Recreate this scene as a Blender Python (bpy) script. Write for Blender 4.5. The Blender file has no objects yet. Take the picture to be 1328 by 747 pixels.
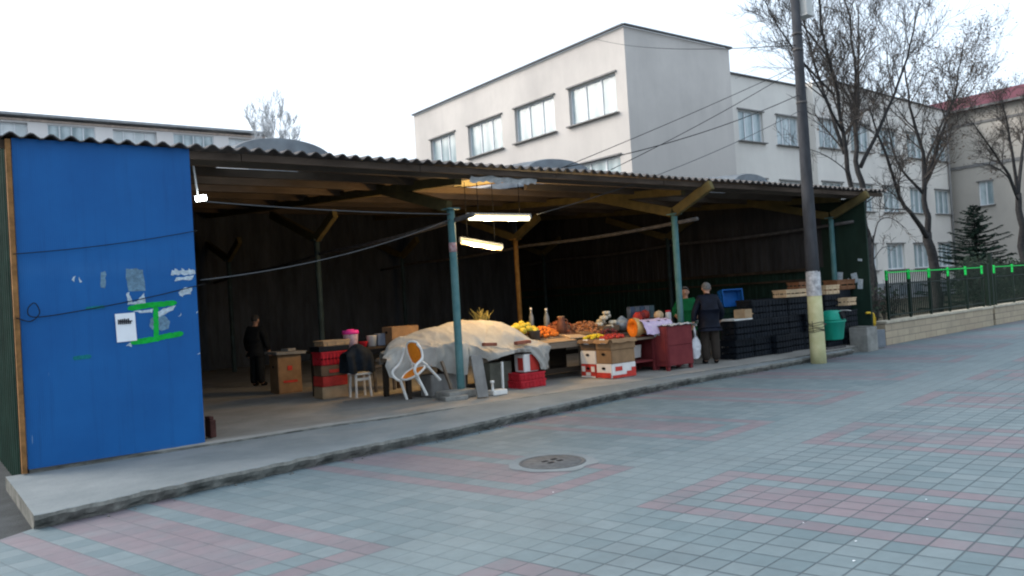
import bpy, bmesh, math, random
from mathutils import Vector, Matrix, noise as mnoise
R = math.radians
random.seed(7)
S = bpy.context.scene
C = S.collection

# ------------------------------------------------------------------ camera, sky, sun, exposure
cam_d = bpy.data.cameras.new('camera'); cam = bpy.data.objects.new('camera', cam_d); C.objects.link(cam)
PITCH, ROLL, YAW = R(0.794), R(3.474), R(37.258)
fw = Vector((math.sin(YAW)*math.cos(PITCH), math.cos(YAW)*math.cos(PITCH), math.sin(PITCH)))
rt = Vector((math.cos(YAW), -math.sin(YAW), 0)); up = rt.cross(fw)
r2 = rt*math.cos(ROLL) - up*math.sin(ROLL); u2 = up*math.cos(ROLL) + rt*math.sin(ROLL)
cam.matrix_world = Matrix(((r2.x, u2.x, -fw.x, 0), (r2.y, u2.y, -fw.y, 0), (r2.z, u2.z, -fw.z, 1.55), (0, 0, 0, 1)))
cam_d.sensor_width = 36; cam_d.lens = 28.28; cam_d.clip_start = .05; cam_d.clip_end = 1500
S.camera = cam

SUN_EL, SUN_AZ = R(32), R(-40)          # azimuth from +Y towards +X
w = bpy.data.worlds.new('World'); S.world = w; w.use_nodes = True
nt = w.node_tree
sky = nt.nodes.new('ShaderNodeTexSky'); sky.sky_type = 'NISHITA'; sky.sun_disc = False
sky.sun_elevation = SUN_EL; sky.sun_rotation = SUN_AZ
sky.air_density = 1.0; sky.dust_density = 9.0; sky.ozone_density = 1.5
hs = nt.nodes.new('ShaderNodeHueSaturation'); hs.inputs['Saturation'].default_value = .62
nt.links.new(sky.outputs[0], hs.inputs['Color'])
ov = nt.nodes.new('ShaderNodeMix'); ov.data_type = 'RGBA'; ov.inputs['Factor'].default_value = .62     # thin even overcast over the clear sky
ov.inputs['B'].default_value = (3.8, 4.5, 5.25, 1)
nt.links.new(hs.outputs[0], ov.inputs['A']); nt.links.new(ov.outputs['Result'], nt.nodes['Background'].inputs[0])
nt.nodes['Background'].inputs[1].default_value = .15
sl = bpy.data.lights.new('sun', 'SUN'); so = bpy.data.objects.new('sun', sl); C.objects.link(so)
sl.energy = .5; sl.angle = R(40); sl.color = (1, .97, .93)
sd = Vector((math.sin(SUN_AZ)*math.cos(SUN_EL), math.cos(SUN_AZ)*math.cos(SUN_EL), math.sin(SUN_EL)))
so.rotation_euler = sd.to_track_quat('Z', 'Y').to_euler()
S.view_settings.view_transform = 'Standard'; S.view_settings.look = 'None'
S.view_settings.exposure = 1.28; S.view_settings.gamma = 1
S.cycles.filter_width = 2.1; S.cycles.max_bounces = 7; S.cycles.diffuse_bounces = 4; S.cycles.sample_clamp_indirect = 4

# ------------------------------------------------------------------ materials
def lin(c): return tuple(c) + (1,)
def base_mat(name):
    m = bpy.data.materials.new(name); m.use_nodes = True
    return m, m.node_tree, m.node_tree.nodes['Principled BSDF']
def M(name, col, rough=.8, var=.25, scale=3., col2=None, fac=.55, bump=0., bscale=60., metal=0., spec=.14, stretch=(1, 1, 1), detail=6):
    m, t, b = base_mat(name); N = t.nodes.new; L = t.links.new
    tc = N('ShaderNodeTexCoord'); mp = N('ShaderNodeMapping'); mp.inputs['Scale'].default_value = stretch
    L(tc.outputs['Object'], mp.inputs[0])
    n = N('ShaderNodeTexNoise'); n.inputs['Scale'].default_value = scale; n.inputs['Detail'].default_value = detail; n.inputs['Roughness'].default_value = .65
    L(mp.outputs[0], n.inputs['Vector'])
    r = N('ShaderNodeValToRGB'); r.color_ramp.elements[0].position = fac-.2; r.color_ramp.elements[1].position = fac+.15
    c2 = col2 or tuple(min(1, c*(1+var)) for c in col)
    c1 = col if col2 else tuple(c*(1-var) for c in col)
    r.color_ramp.elements[0].color = lin(c1); r.color_ramp.elements[1].color = lin(c2)
    L(n.outputs[0], r.inputs[0]); L(r.outputs[0], b.inputs['Base Color'])
    b.inputs['Roughness'].default_value = rough; b.inputs['Metallic'].default_value = metal
    b.inputs['Specular IOR Level'].default_value = spec
    if bump:
        n2 = N('ShaderNodeTexNoise'); n2.inputs['Scale'].default_value = bscale; n2.inputs['Detail'].default_value = 5
        L(mp.outputs[0], n2.inputs['Vector'])
        bp = N('ShaderNodeBump'); bp.inputs['Strength'].default_value = bump; bp.inputs['Distance'].default_value = .02
        L(n2.outputs[0], bp.inputs['Height']); L(bp.outputs[0], b.inputs['Normal'])
    return m
def emis(name, col, st):
    m, t, b = base_mat(name)
    b.inputs['Emission Color'].default_value = lin(col); b.inputs['Emission Strength'].default_value = st
    b.inputs['Base Color'].default_value = (.8, .8, .8, 1)
    return m
def translucent(name, col, frac=.6):
    m, t, b = base_mat(name); N = t.nodes.new; L = t.links.new
    n = N('ShaderNodeTexNoise'); n.inputs['Scale'].default_value = 5; n.inputs['Detail'].default_value = 6
    tc = N('ShaderNodeTexCoord'); L(tc.outputs['Object'], n.inputs['Vector'])
    r = N('ShaderNodeValToRGB'); r.color_ramp.elements[0].position = .35; r.color_ramp.elements[1].position = .7
    r.color_ramp.elements[0].color = lin(tuple(c*.7 for c in col)); r.color_ramp.elements[1].color = lin(col)
    L(n.outputs[0], r.inputs[0])
    tr = N('ShaderNodeBsdfTranslucent'); mx = N('ShaderNodeMixShader'); mx.inputs[0].default_value = frac
    L(r.outputs[0], tr.inputs[0]); L(r.outputs[0], b.inputs['Base Color']); b.inputs['Roughness'].default_value = .6
    L(b.outputs[0], mx.inputs[1]); L(tr.outputs[0], mx.inputs[2]); L(mx.outputs[0], t.nodes['Material Output'].inputs[0])
    return m

class G:                                   # tiny node-math helper
    def __init__(s, t): s.t = t
    def __call__(s, op, a, b=None, c=None):
        n = s.t.nodes.new('ShaderNodeMath'); n.operation = op
        for i, v in enumerate((a, b, c)):
            if v is None: continue
            if isinstance(v, (int, float)): n.inputs[i].default_value = v
            else: s.t.links.new(v, n.inputs[i])
        return n.outputs[0]
    def mix(s, f, a, b):
        n = s.t.nodes.new('ShaderNodeMix'); n.data_type = 'RGBA'
        for sock, v in ((n.inputs['Factor'], f), (n.inputs['A'], a), (n.inputs['B'], b)):
            if isinstance(v, tuple): sock.default_value = lin(v)
            elif isinstance(v, (int, float)): sock.default_value = v
            else: s.t.links.new(v, sock)
        return n.outputs['Result']
    def noise(s, vec, scale, detail=4, rough=.6):
        n = s.t.nodes.new('ShaderNodeTexNoise'); n.inputs['Scale'].default_value = scale
        n.inputs['Detail'].default_value = detail; n.inputs['Roughness'].default_value = rough
        s.t.links.new(vec, n.inputs['Vector']); return n.outputs[0]
    def ramp(s, v, lo, hi):
        n = s.t.nodes.new('ShaderNodeMapRange'); n.inputs[1].default_value = lo; n.inputs[2].default_value = hi
        s.t.links.new(v, n.inputs[0]); return n.outputs[0]

def paver_material():
    m, t, b = base_mat('plaza_pavers'); g = G(t); N = t.nodes.new; L = t.links.new
    pos = N('ShaderNodeTexCoord').outputs['Object']
    sx = N('ShaderNodeSeparateXYZ'); L(pos, sx.inputs[0]); x, y = sx.outputs[0], sx.outputs[1]
    A, B = R(8.5), R(-76.5)
    ux, uy, vx, vy = math.cos(A), math.sin(A), math.cos(B), math.sin(B)
    det = ux*vy - uy*vx; P = .192
    x0, y0 = 4.16, 4.16
    dx, dy = g('SUBTRACT', x, x0), g('SUBTRACT', y, y0)
    wob = g('MULTIPLY', g('SUBTRACT', g.noise(pos, .8, 2), .5), .03)
    a = g('ADD', g('DIVIDE', g('SUBTRACT', g('MULTIPLY', dx, vy), g('MULTIPLY', dy, vx)), det*P), wob)
    bb = g('ADD', g('DIVIDE', g('SUBTRACT', g('MULTIPLY', dy, ux), g('MULTIPLY', dx, uy)), det*P), wob)
    def mod(v, k): return g('SUBTRACT', v, g('MULTIPLY', g('FLOOR', g('DIVIDE', v, k)), k))
    def band(v, lo, hi): return g('MULTIPLY', g('GREATER_THAN', v, lo-.5), g('LESS_THAN', v, hi+.5))
    fa, fb = g('FLOOR', a), g('FLOOR', bb)
        # rows of rectangles on both sides of the plain strip (paver rows -4..-1)
    jB = mod(fb, 21); jA = mod(g('SUBTRACT', -5, fb), 21)
    side = g('GREATER_THAN', fb, -.5); row = g('ADD', g('MULTIPLY', side, jB), g('MULTIPLY', g('SUBTRACT', 1, side), jA))
    i = mod(g('ADD', fa, g('MULTIPLY', g('SUBTRACT', 1, side), 1)), 14)
    inrect = g('MULTIPLY', band(i, 0, 6), band(row, 0, 16))
    ringi = g('MAXIMUM', band(i, 0, 0), band(i, 6, 6)); ringj = g('MAXIMUM', band(row, 0, 0), band(row, 16, 16))
    inner = g('MULTIPLY', band(i, 2, 4), band(row, 2, 14))
    red = g('MULTIPLY', inrect, g('MAXIMUM', g('MAXIMUM', ringi, ringj), inner))
    strip = band(fb, -4, -1); red = g('MULTIPLY', red, g('SUBTRACT', 1, strip))
    cb = N('ShaderNodeCombineXYZ'); L(fa, cb.inputs[0]); L(fb, cb.inputs[1])
    wn = N('ShaderNodeTexWhiteNoise'); wn.noise_dimensions = '2D'; L(cb.outputs[0], wn.inputs['Vector'])
    rnd = wn.outputs[0]
    big = g.noise(pos, .35, 4); fine = g.noise(pos, 9, 5, .7); dirt = g.noise(pos, 1.6, 5)
    grey = g.mix(rnd, (.098, .140, .156), (.138, .178, .192))
    redc = g.mix(rnd, (.146, .116, .134), (.172, .135, .152))
    fade = g('MULTIPLY', red, g.ramp(g('ADD', g('MULTIPLY', big, .6), g('MULTIPLY', dirt, .4)), .30, .50))
    col = g.mix(fade, grey, redc)
    # joints
    da = g('ABSOLUTE', g('SUBTRACT', g('FRACT', a), .5)); db = g('ABSOLUTE', g('SUBTRACT', g('FRACT', bb), .5))
    jw = g('MAXIMUM', g.ramp(da, .445, .475), g.ramp(db, .458, .485))
    # sand-filled joints show less: near the building and in the plain strip
    vis = g.ramp(g('ADD', g('MULTIPLY', bb, .016), g('ADD', g('MULTIPLY', dirt, .55), g('MULTIPLY', big, .5))), .36, .62)
    vis = g('MULTIPLY', vis, g('SUBTRACT', 1, g('MULTIPLY', strip, .75)))
    jm = g('MULTIPLY', jw, g('ADD', .30, g('MULTIPLY', vis, .54)))
    col = g.mix(g('MULTIPLY', strip, .5), col, (.138, .178, .190))
    col = g.mix(g.ramp(dirt, .5, .8), col, (.095, .122, .134))
    col = g.mix(g('MULTIPLY', g.ramp(big, .45, .7), .45), col, (.148, .184, .196))
    sp = g.noise(pos, 26, 2); col = g.mix(g('MULTIPLY', g.ramp(sp, .76, .80), .3), col, (.5, .5, .48))
    col = g.mix(jm, col, (.040, .055, .066))
    mu = N('ShaderNodeMix'); mu.data_type = 'RGBA'; mu.blend_type = 'MULTIPLY'; mu.inputs['Factor'].default_value = 1
    L(col, mu.inputs['A']); vv = g('ADD', .66, g('ADD', g('MULTIPLY', fine, .40), g('MULTIPLY', g.noise(pos, 3.2, 6, .75), .28)))
    cc = N('ShaderNodeCombineColor'); [L(vv, cc.inputs[k]) for k in range(3)]; L(cc.outputs[0], mu.inputs['B'])
    L(mu.outputs['Result'], b.inputs['Base Color'])
    b.inputs['Roughness'].default_value = .72; b.inputs['Specular IOR Level'].default_value = .35
    bp = N('ShaderNodeBump'); bp.inputs['Strength'].default_value = .5; bp.inputs['Distance'].default_value = .012
    L(g('SUBTRACT', g('MULTIPLY', fine, .3), jm), bp.inputs['Height']); L(bp.outputs[0], b.inputs['Normal'])
    return m

def plaster(name, col, dark, streak=.5, grime_z=None):
    m, t, b = base_mat(name); g = G(t); N = t.nodes.new; L = t.links.new
    tc = N('ShaderNodeTexCoord').outputs['Object']
    mp = N('ShaderNodeMapping'); mp.inputs['Scale'].default_value = (.55, .55, .10); L(tc, mp.inputs[0])
    st = g.noise(mp.outputs[0], 1.0, 6, .7); bl = g.noise(tc, .25, 5); fi = g.noise(tc, 6, 4)
    f = g('MULTIPLY', g.ramp(g('ADD', g('MULTIPLY', st, .35), g('MULTIPLY', bl, .65)), .40, .66), streak)
    c = g.mix(f, col, dark)
    c = g.mix(g('MULTIPLY', g.ramp(fi, .45, .75), .12), c, tuple(v*.8 for v in col))
    if grime_z:
        sx = N('ShaderNodeSeparateXYZ'); L(tc, sx.inputs[0])
        z = g('ADD', sx.outputs[2], g('MULTIPLY', g('SUBTRACT', bl, .5), 3))
        c = g.mix(g('MULTIPLY', g('SUBTRACT', 1, g.ramp(z, grime_z[0], grime_z[1])), .5), c, dark)
    L(c, b.inputs['Base Color']); b.inputs['Roughness'].default_value = .9; b.inputs['Specular IOR Level'].default_value = .15
    return m

def blue_material():
    m, t, b = base_mat('blue_painted_sheet'); g = G(t); N = t.nodes.new; L = t.links.new
    tc = N('ShaderNodeTexCoord').outputs['Object']
    sx = N('ShaderNodeSeparateXYZ'); L(tc, sx.inputs[0])
    bl = g.noise(tc, 1.1, 5); sm = g.noise(tc, 14, 5, .7)
    mp = N('ShaderNodeMapping'); mp.inputs['Scale'].default_value = (7, 1, .7); mp.inputs['Rotation'].default_value = (0, .5, 0); L(tc, mp.inputs[0])
    sc = g.noise(mp.outputs[0], 3.2, 3)
    c = g.mix(g.ramp(bl, .35, .7), (.005, .082, .27), (.008, .108, .33))
    c = g.mix(g('MULTIPLY', g.ramp(sm, .55, .8), .25), c, (.012, .085, .24))
    z = sx.outputs[2]
    bandm = g('MULTIPLY', g.ramp(g('ABSOLUTE', g('SUBTRACT', g('ADD', z, g('MULTIPLY', bl, .1)), 2.19)), .12, .0), g.ramp(bl, .3, .7))
    c = g.mix(g('MULTIPLY', bandm, .35), c, (.03, .14, .36))
    mp2 = N('ShaderNodeMapping'); mp2.inputs['Scale'].default_value = (9, 1, .5); L(tc, mp2.inputs[0])
    c = g.mix(g('MULTIPLY', g.ramp(g.noise(mp2.outputs[0], 1.5, 5, .7), .52, .75), .35), c, (.004, .045, .15))
    low = g('MULTIPLY', g('SUBTRACT', 1, g.ramp(g('ADD', z, g('MULTIPLY', sm, .3)), .0, .35)), .5)
    c = g.mix(low, c, (.10, .12, .13))
    c = g.mix(g('MULTIPLY', g('MULTIPLY', g.ramp(sc, .735, .76), g.ramp(z, 2.2, 1.9)), .55), c, (.32, .42, .52))
    L(c, b.inputs['Base Color']); b.inputs['Roughness'].default_value = .5; b.inputs['Specular IOR Level'].default_value = .2
    wv = g('SINE', g('MULTIPLY', sx.outputs[0], 2*math.pi/.017))
    bp = N('ShaderNodeBump'); bp.inputs['Strength'].default_value = .10; bp.inputs['Distance'].default_value = .003
    L(g('ADD', wv, g('MULTIPLY', bl, 3)), bp.inputs['Height']); L(bp.outputs[0], b.inputs['Normal'])
    return m

def stone_blocks():
    m, t, b = base_mat('beige_stone_blocks'); N = t.nodes.new; L = t.links.new; g = G(t)
    tc = N('ShaderNodeTexCoord').outputs['Object']; sx = N('ShaderNodeSeparateXYZ'); L(tc, sx.inputs[0])
    cb = N('ShaderNodeCombineXYZ'); L(sx.outputs[0], cb.inputs[0]); L(sx.outputs[2], cb.inputs[1])
    br = N('ShaderNodeTexBrick'); L(cb.outputs[0], br.inputs['Vector']); br.inputs['Scale'].default_value = 1
    br.inputs['Brick Width'].default_value = .62; br.inputs['Row Height'].default_value = .16; br.inputs['Mortar Size'].default_value = .008
    br.inputs['Color1'].default_value = (.40, .33, .23, 1); br.inputs['Color2'].default_value = (.33, .27, .19, 1); br.inputs['Mortar'].default_value = (.15, .125, .1, 1)
    n = g.noise(tc, 2.4, 6, .7)
    L(g.mix(g('MULTIPLY', g.ramp(n, .45, .7), .6), br.outputs[0], (.24, .20, .15)), b.inputs['Base Color'])
    b.inputs['Roughness'].default_value = .9
    return m

def curtain_glass(name, c1, c2, period=.28):
    m, t, b = base_mat(name); g = G(t); N = t.nodes.new; L = t.links.new
    tc = N('ShaderNodeTexCoord').outputs['Object']; sx = N('ShaderNodeSeparateXYZ'); L(tc, sx.inputs[0])
    s = g('ADD', g('ADD', sx.outputs[0], sx.outputs[1]), g('MULTIPLY', g.noise(tc, 1.2, 3), .25))
    f = g('ADD', g('MULTIPLY', g('SINE', g('MULTIPLY', s, 2*math.pi/period)), .3), g.noise(tc, 1.1, 3))
    L(g.mix(g.ramp(f, .2, .9), c1, c2), b.inputs['Base Color'])
    b.inputs['Roughness'].default_value = .18; b.inputs['Specular IOR Level'].default_value = .6
    b.inputs['Coat Weight'].default_value = .3; b.inputs['Coat Roughness'].default_value = .05
    return m

m_pavers = paver_material()
m_ground = M('dark_asphalt', (.055, .06, .062), .95, .3, 2, bump=.4)
m_conc = M('worn_concrete', (.150, .172, .180), .92, .22, 1.4, col2=(.215, .235, .24), bump=.35, bscale=25)
m_concedge = M('broken_concrete', (.075, .076, .070), .95, .4, 5, col2=(.21, .21, .19), bump=.7, bscale=20)
m_floor = M('dusty_concrete_floor', (.19, .185, .17), .95, .25, 1.2, col2=(.29, .28, .26), bump=.3, bscale=20)
m_concblk = M('grey_concrete_block', (.23, .23, .215), .95, .25, 5, bump=.5)
m_blue = blue_material()
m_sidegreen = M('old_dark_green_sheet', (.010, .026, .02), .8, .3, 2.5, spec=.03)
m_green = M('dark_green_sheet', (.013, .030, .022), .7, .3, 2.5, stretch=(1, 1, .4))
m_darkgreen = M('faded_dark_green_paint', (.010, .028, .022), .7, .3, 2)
m_shadewall = M('shade_dark_sheet', (.036, .036, .038), .9, .4, 1.5, stretch=(1, 2, .4))  # dark tone paints the shade on the inner end wall
m_teal = M('chipped_teal_paint', (.060, .155, .165), .6, .2, 6, col2=(.11, .215, .22), bump=.2)
m_shadepost = M('shade_dark_post', (.03, .05, .055), .7, .3, 5)  # posts deep in the shed: shade darkening put into the paint colour
m_ochre = M('ochre_painted_post', (.30, .16, .045), .7, .3, 6)
m_yellow = M('dirty_yellow_beam_paint', (.080, .066, .030), .88, .35, 4, col2=(.135, .108, .046))
m_purlin = M('smoke_stained_timber', (.070, .056, .045), .9, .4, 3, stretch=(.3, 1, 1), col2=(.135, .105, .078))
m_wooddark = M('weathered_dark_timber', (.045, .034, .025), .9, .4, 3, stretch=(.3, 1, 1))
m_fascia = M('brown_fascia_board', (.075, .055, .042), .9, .4, 5, stretch=(.25, 1, 1))
m_wood = M('grey_weathered_wood', (.17, .13, .095), .9, .3, 5, stretch=(.3, 1, 1), col2=(.26, .21, .16))
m_plank = M('grey_plank', (.20, .195, .185), .9, .25, 5, stretch=(1, 1, .3))
m_palewood = M('pale_fresh_wood', (.52, .38, .24), .8, .2, 6, stretch=(.3, 1, 1))
m_redwood = M('reddish_wood', (.20, .095, .05), .8, .25, 6)
m_cement = M('asbestos_cement_roof', (.115, .105, .10), .95, .35, 2, bump=.3)
m_grp = translucent('grimy_grey_plastic', (.34, .38, .42), .55)
m_amber = translucent('yellowed_plastic_sheet', (.95, .58, .16), .75)
m_rustgrey = M('rusty_grey_steel', (.09, .085, .083), .7, .35, 9)
m_cable = M('black_cable', (.012, .013, .015), .6, .1)
m_palecable = M('pale_grey_cable', (.10, .105, .11), .6, .1)
m_white = M('white_enamel', (.72, .72, .70), .5, .08)
m_plasticwhite = M('white_plastic', (.62, .62, .60), .45, .1, 8)
m_orange = M('orange_plastic', (.62, .19, .015), .5, .12, 10)
m_paper = M('white_paper', (.75, .77, .80), .8, .05)
m_print = M('black_print', (.03, .03, .035), .8, .2, 30)
m_scrap = M('torn_paper_scrap', (.42, .50, .56), .9, .3, 30)
m_ghost = M('paste_residue', (.13, .22, .30), .9, .35, 25)
m_spray = M('green_spray_paint', (.004, .36, .045), .6, .25, 22)
m_rustwood = M('rusty_brown_edge', (.24, .12, .045), .8, .4, 8)
m_tarp = M('dirty_cream_tarpaulin', (.29, .28, .26), .75, .18, 2.2, col2=(.40, .39, .36), bump=.12, bscale=9, spec=.25)
m_brickred = M('red_brown_brick', (.24, .085, .055), .9, .2, 10)
m_card = M('brown_cardboard', (.25, .155, .085), .85, .18, 5)
m_cardlight = M('pale_cardboard', (.36, .25, .15), .85, .18, 5)
m_carddark = M('dark_cardboard', (.15, .10, .065), .85, .2, 5)
m_whitebox = M('white_printed_card', (.66, .64, .62), .7, .08, 6)
m_redprint = M('red_printed_card', (.48, .045, .035), .6, .2, 9)
m_black = M('black_void', (.008, .008, .009), .9, .1)
m_blackplastic = M('black_crate_plastic', (.008, .011, .016), .55, .3, 5)
m_redplastic = M('red_crate_plastic', (.42, .02, .03), .45, .2, 6)
m_redpaint = M('worn_red_paint', (.125, .020, .024), .65, .25, 4, col2=(.18, .034, .036))
m_bluecrate = M('blue_crate_plastic', (.01, .10, .34), .5, .15, 6)
m_greencrate = M('dark_green_crate_plastic', (.01, .035, .03), .6, .2, 6)
m_pink = M('pink_plastic', (.72, .05, .28), .45, .15, 8)
m_greysheet = M('crumpled_grey_film', (.48, .49, .49), .5, .3, 9)
m_bin = M('green_bin_plastic', (.010, .235, .165), .42, .12, 5)
m_poledark = M('weathered_pole_concrete', (.05, .052, .058), .9, .25, 8, stretch=(1, 1, .3))
m_poleyellow = M('pale_yellow_pole_paint', (.42, .405, .22), .85, .2, 6, col2=(.52, .50, .30))
m_polepaper = M('layers_of_torn_paper', (.25, .25, .26), .9, .5, 12, col2=(.62, .62, .63))
m_stone = stone_blocks()
m_fence = M('dark_green_fence_paint', (.007, .017, .012), .5, .2)
m_neon = M('bright_green_fence_paint', (.012, .25, .05), .5, .15, 30, col2=(.01, .78, .12), fac=.5)
m_yellowpipe = M('yellow_gas_pipe', (.55, .36, .03), .5, .15)
m_meterbox = M('grey_meter_box', (.14, .16, .18), .6, .15)
m_soil = M('garden_soil', (.05, .045, .03), .95, .4, 2, bump=.5)
m_twig = M('grey_twig_bark', (.075, .066, .060), .95, .3, 10)
m_fartwig = M('hazed_far_bark', (.50, .51, .52), .95, .2, 3)  # bark lightened so the distant tree looks faded by haze
m_bark = M('dark_bark', (.038, .037, .038), .95, .35, 10)
m_dryleaf = M('dry_brown_leaf', (.085, .068, .055), .9, .4, 3)
m_bush = M('dark_evergreen_leaf', (.018, .030, .020), .8, .5, 3)
m_needle = M('spruce_needles', (.018, .040, .030), .85, .5, 4)
m_wallL = plaster('pale_school_plaster', (.61, .572, .535), (.43, .405, .385), .8, grime_z=(6.5, 10.5))
m_wallW = plaster('cream_wing_plaster', (.72, .69, .64), (.52, .49, .46), .7)
m_wallR = plaster('beige_block_plaster', (.47, .435, .385), (.32, .295, .265), .6)
m_wallA = plaster('hazed_apartment_plaster', (.76, .73, .71), (.62, .58, .56), .5)  # whitened in the colour to stand for haze and glare
m_redroof = M('red_roof_tiles', (.115, .030, .042), .8, .25, 3)
m_trim = M('dark_roof_flashing', (.13, .132, .136), .7, .2)
m_sill = M('grey_window_sill', (.22, .215, .21), .8, .15)
m_frame = M('white_window_frame', (.70, .72, .74), .4, .05)
m_pane = curtain_glass('glass_over_pale_curtain', (.24, .32, .345), (.44, .52, .54), .7)
m_pane2 = curtain_glass('glass_over_dim_room', (.20, .27, .29), (.50, .58, .60), .9)
m_skin = M('weathered_skin', (.36, .21, .15), .6, .12, 10)
m_jacket = M('dark_navy_jacket', (.0045, .007, .016), .6, .4, 8)
m_trouser = M('dark_brown_trousers', (.035, .028, .023), .85, .25, 8)
m_greenjacket = M('green_fleece', (.005, .10, .035), .9, .2, 10)
m_darkhair = M('short_dark_hair', (.05, .048, .046), .85, .3, 40)
m_greyhair = M('short_grey_hair', (.13, .125, .12), .8, .3, 40)
m_darkcloth = M('dim_dark_cloth', (.012, .014, .016), .9, .3, 8)
m_bag = M('white_carrier_bag', (.66, .67, .70), .4, .12, 14)
m_pinkbag = M('pinkish_white_sacking', (.62, .52, .60), .6, .2, 18, col2=(.42, .30, .50))
m_castiron = M('dusty_cast_iron', (.105, .105, .105), .8, .25, 14)
m_lamp_body = M('lamp_housing', (.5, .5, .48), .6, .1)

# ------------------------------------------------------------------ mesh collector
class MB:
    def __init__(s): s.v = []; s.f = []; s.m = []; s.s = []
    def add(s, vs, fs, mi=0, smooth=False):
        o = len(s.v); s.v += [Vector(p) for p in vs]
        for f in fs: s.f.append([i+o for i in f]); s.m.append(mi); s.s.append(smooth)
        return s
    def bm(s, bm, mi=0, smooth=False, mat=None):
        bm.verts.index_update()
        s.add([(mat @ v.co if mat else v.co.copy()) for v in bm.verts], [[v.index for v in f.verts] for f in bm.faces], mi, smooth); bm.free(); return s
    def box(s, c, d, rot=None, mi=0, bev=0.):
        bm = bmesh.new(); bmesh.ops.create_cube(bm, size=1); bmesh.ops.scale(bm, vec=d, verts=bm.verts)
        if bev: bmesh.ops.bevel(bm, geom=bm.edges[:], offset=bev, segments=2, affect='EDGES', profile=.6)
        mt = Matrix.Translation(c)
        if rot: mt = mt @ (rot if isinstance(rot, Matrix) else Matrix.Rotation(rot[2], 4, 'Z') @ Matrix.Rotation(rot[1], 4, 'Y') @ Matrix.Rotation(rot[0], 4, 'X'))
        return s.bm(bm, mi, False, mt)
    def bar(s, p, q, wx, wz, mi=0, bev=0.):
        p, q = Vector(p), Vector(q); d = q-p; l = d.length; d.normalize()
        u = Vector((0, 0, 1)) if abs(d.z) < .95 else Vector((1, 0, 0))
        x = d.cross(u).normalized(); z = x.cross(d)
        mt = Matrix((x, d, z)).transposed().to_4x4()
        bm = bmesh.new(); bmesh.ops.create_cube(bm, size=1); bmesh.ops.scale(bm, vec=(wx, l, wz), verts=bm.verts)
        if bev: bmesh.ops.bevel(bm, geom=bm.edges[:], offset=bev, segments=2, affect='EDGES')
        return s.bm(bm, mi, False, Matrix.Translation((p+q)/2) @ mt)
    def tube(s, pts, rad, seg=8, mi=0, cap=True, closed=False):
        pts = [Vector(p) for p in pts]; n = len(pts); vs = []; fs = []; pu = None
        for i, p in enumerate(pts):
            d = (pts[(i+1) % n]-pts[i-1]) if closed else (pts[min(i+1, n-1)]-pts[max(i-1, 0)])
            d = d.normalized() if d.length > 1e-9 else Vector((0, 0, 1))
            if pu is None: pu = d.orthogonal().normalized()
            pu = (pu - d*pu.dot(d)); pu = pu.normalized() if pu.length > 1e-6 else d.orthogonal().normalized()
            w_ = d.cross(pu); r = rad[i] if isinstance(rad, (list, tuple)) else rad
            for k in range(seg):
                a = 2*math.pi*k/seg; vs.append(p + (pu*math.cos(a)+w_*math.sin(a))*r)
        for i in range(n if closed else n-1):
            j = (i+1) % n
            for k in range(seg): fs.append([i*seg+k, i*seg+(k+1) % seg, j*seg+(k+1) % seg, j*seg+k])
        if cap and not closed: fs.append(list(range(seg))[::-1]); fs.append([(n-1)*seg+k for k in range(seg)])
        return s.add(vs, fs, mi, seg > 4)
    def lathe(s, prof, c=(0, 0, 0), seg=20, mi=0, mat=None):
        vs = []; fs = []; n = len(prof); c = Vector(c)
        for r, z in prof:
            for k in range(seg):
                a = 2*math.pi*k/seg; p = Vector((r*math.cos(a), r*math.sin(a), z)); vs.append((mat @ p if mat else p)+c)
        for i in range(n-1):
            for k in range(seg): fs.append([i*seg+k, i*seg+(k+1) % seg, (i+1)*seg+(k+1) % seg, (i+1)*seg+k])
        if prof[0][0] > 1e-4: fs.append(list(range(seg))[::-1])
        if prof[-1][0] > 1e-4: fs.append([(n-1)*seg+k for k in range(seg)])
        return s.add(vs, fs, mi, True)
    def ball(s, c, r, sc=(1, 1, 1), mi=0, jit=0., sub=2, rot=None):
        bm = bmesh.new(); bmesh.ops.create_icosphere(bm, subdivisions=sub, radius=1)
        for v in bm.verts:
            k = 1+jit*mnoise.noise(v.co*1.7+Vector(c)*3.1)
            v.co = Vector((v.co.x*sc[0], v.co.y*sc[1], v.co.z*sc[2]))*r*k
        mt = Matrix.Translation(c)
        if rot: mt = mt @ Matrix.Rotation(rot[2], 4, 'Z') @ Matrix.Rotation(rot[1], 4, 'Y') @ Matrix.Rotation(rot[0], 4, 'X')
        return s.bm(bm, mi, True, mt)
    def prism(s, poly, axis, d0, d1, mi=0):
        # polygon extruded along axis ('x','y','z') from d0 to d1
        def P(a, b, d): return {'x': (d, a, b), 'y': (a, d, b), 'z': (a, b, d)}[axis]
        n = len(poly); vs = [P(a, b, d0) for a, b in poly]+[P(a, b, d1) for a, b in poly]
        fs = [list(range(n)), list(range(n, 2*n))[::-1]]+[[i, i+n, (i+1) % n+n, (i+1) % n] for i in range(n)]
        return s.add(vs, fs, mi)
    def grid(s, fn, nu, nv, mi=0, smooth=True):
        vs = [fn(i/nu, j/nv) for j in range(nv+1) for i in range(nu+1)]
        fs = [[j*(nu+1)+i, j*(nu+1)+i+1, (j+1)*(nu+1)+i+1, (j+1)*(nu+1)+i] for j in range(nv) for i in range(nu)]
        return s.add(vs, fs, mi, smooth)
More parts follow.
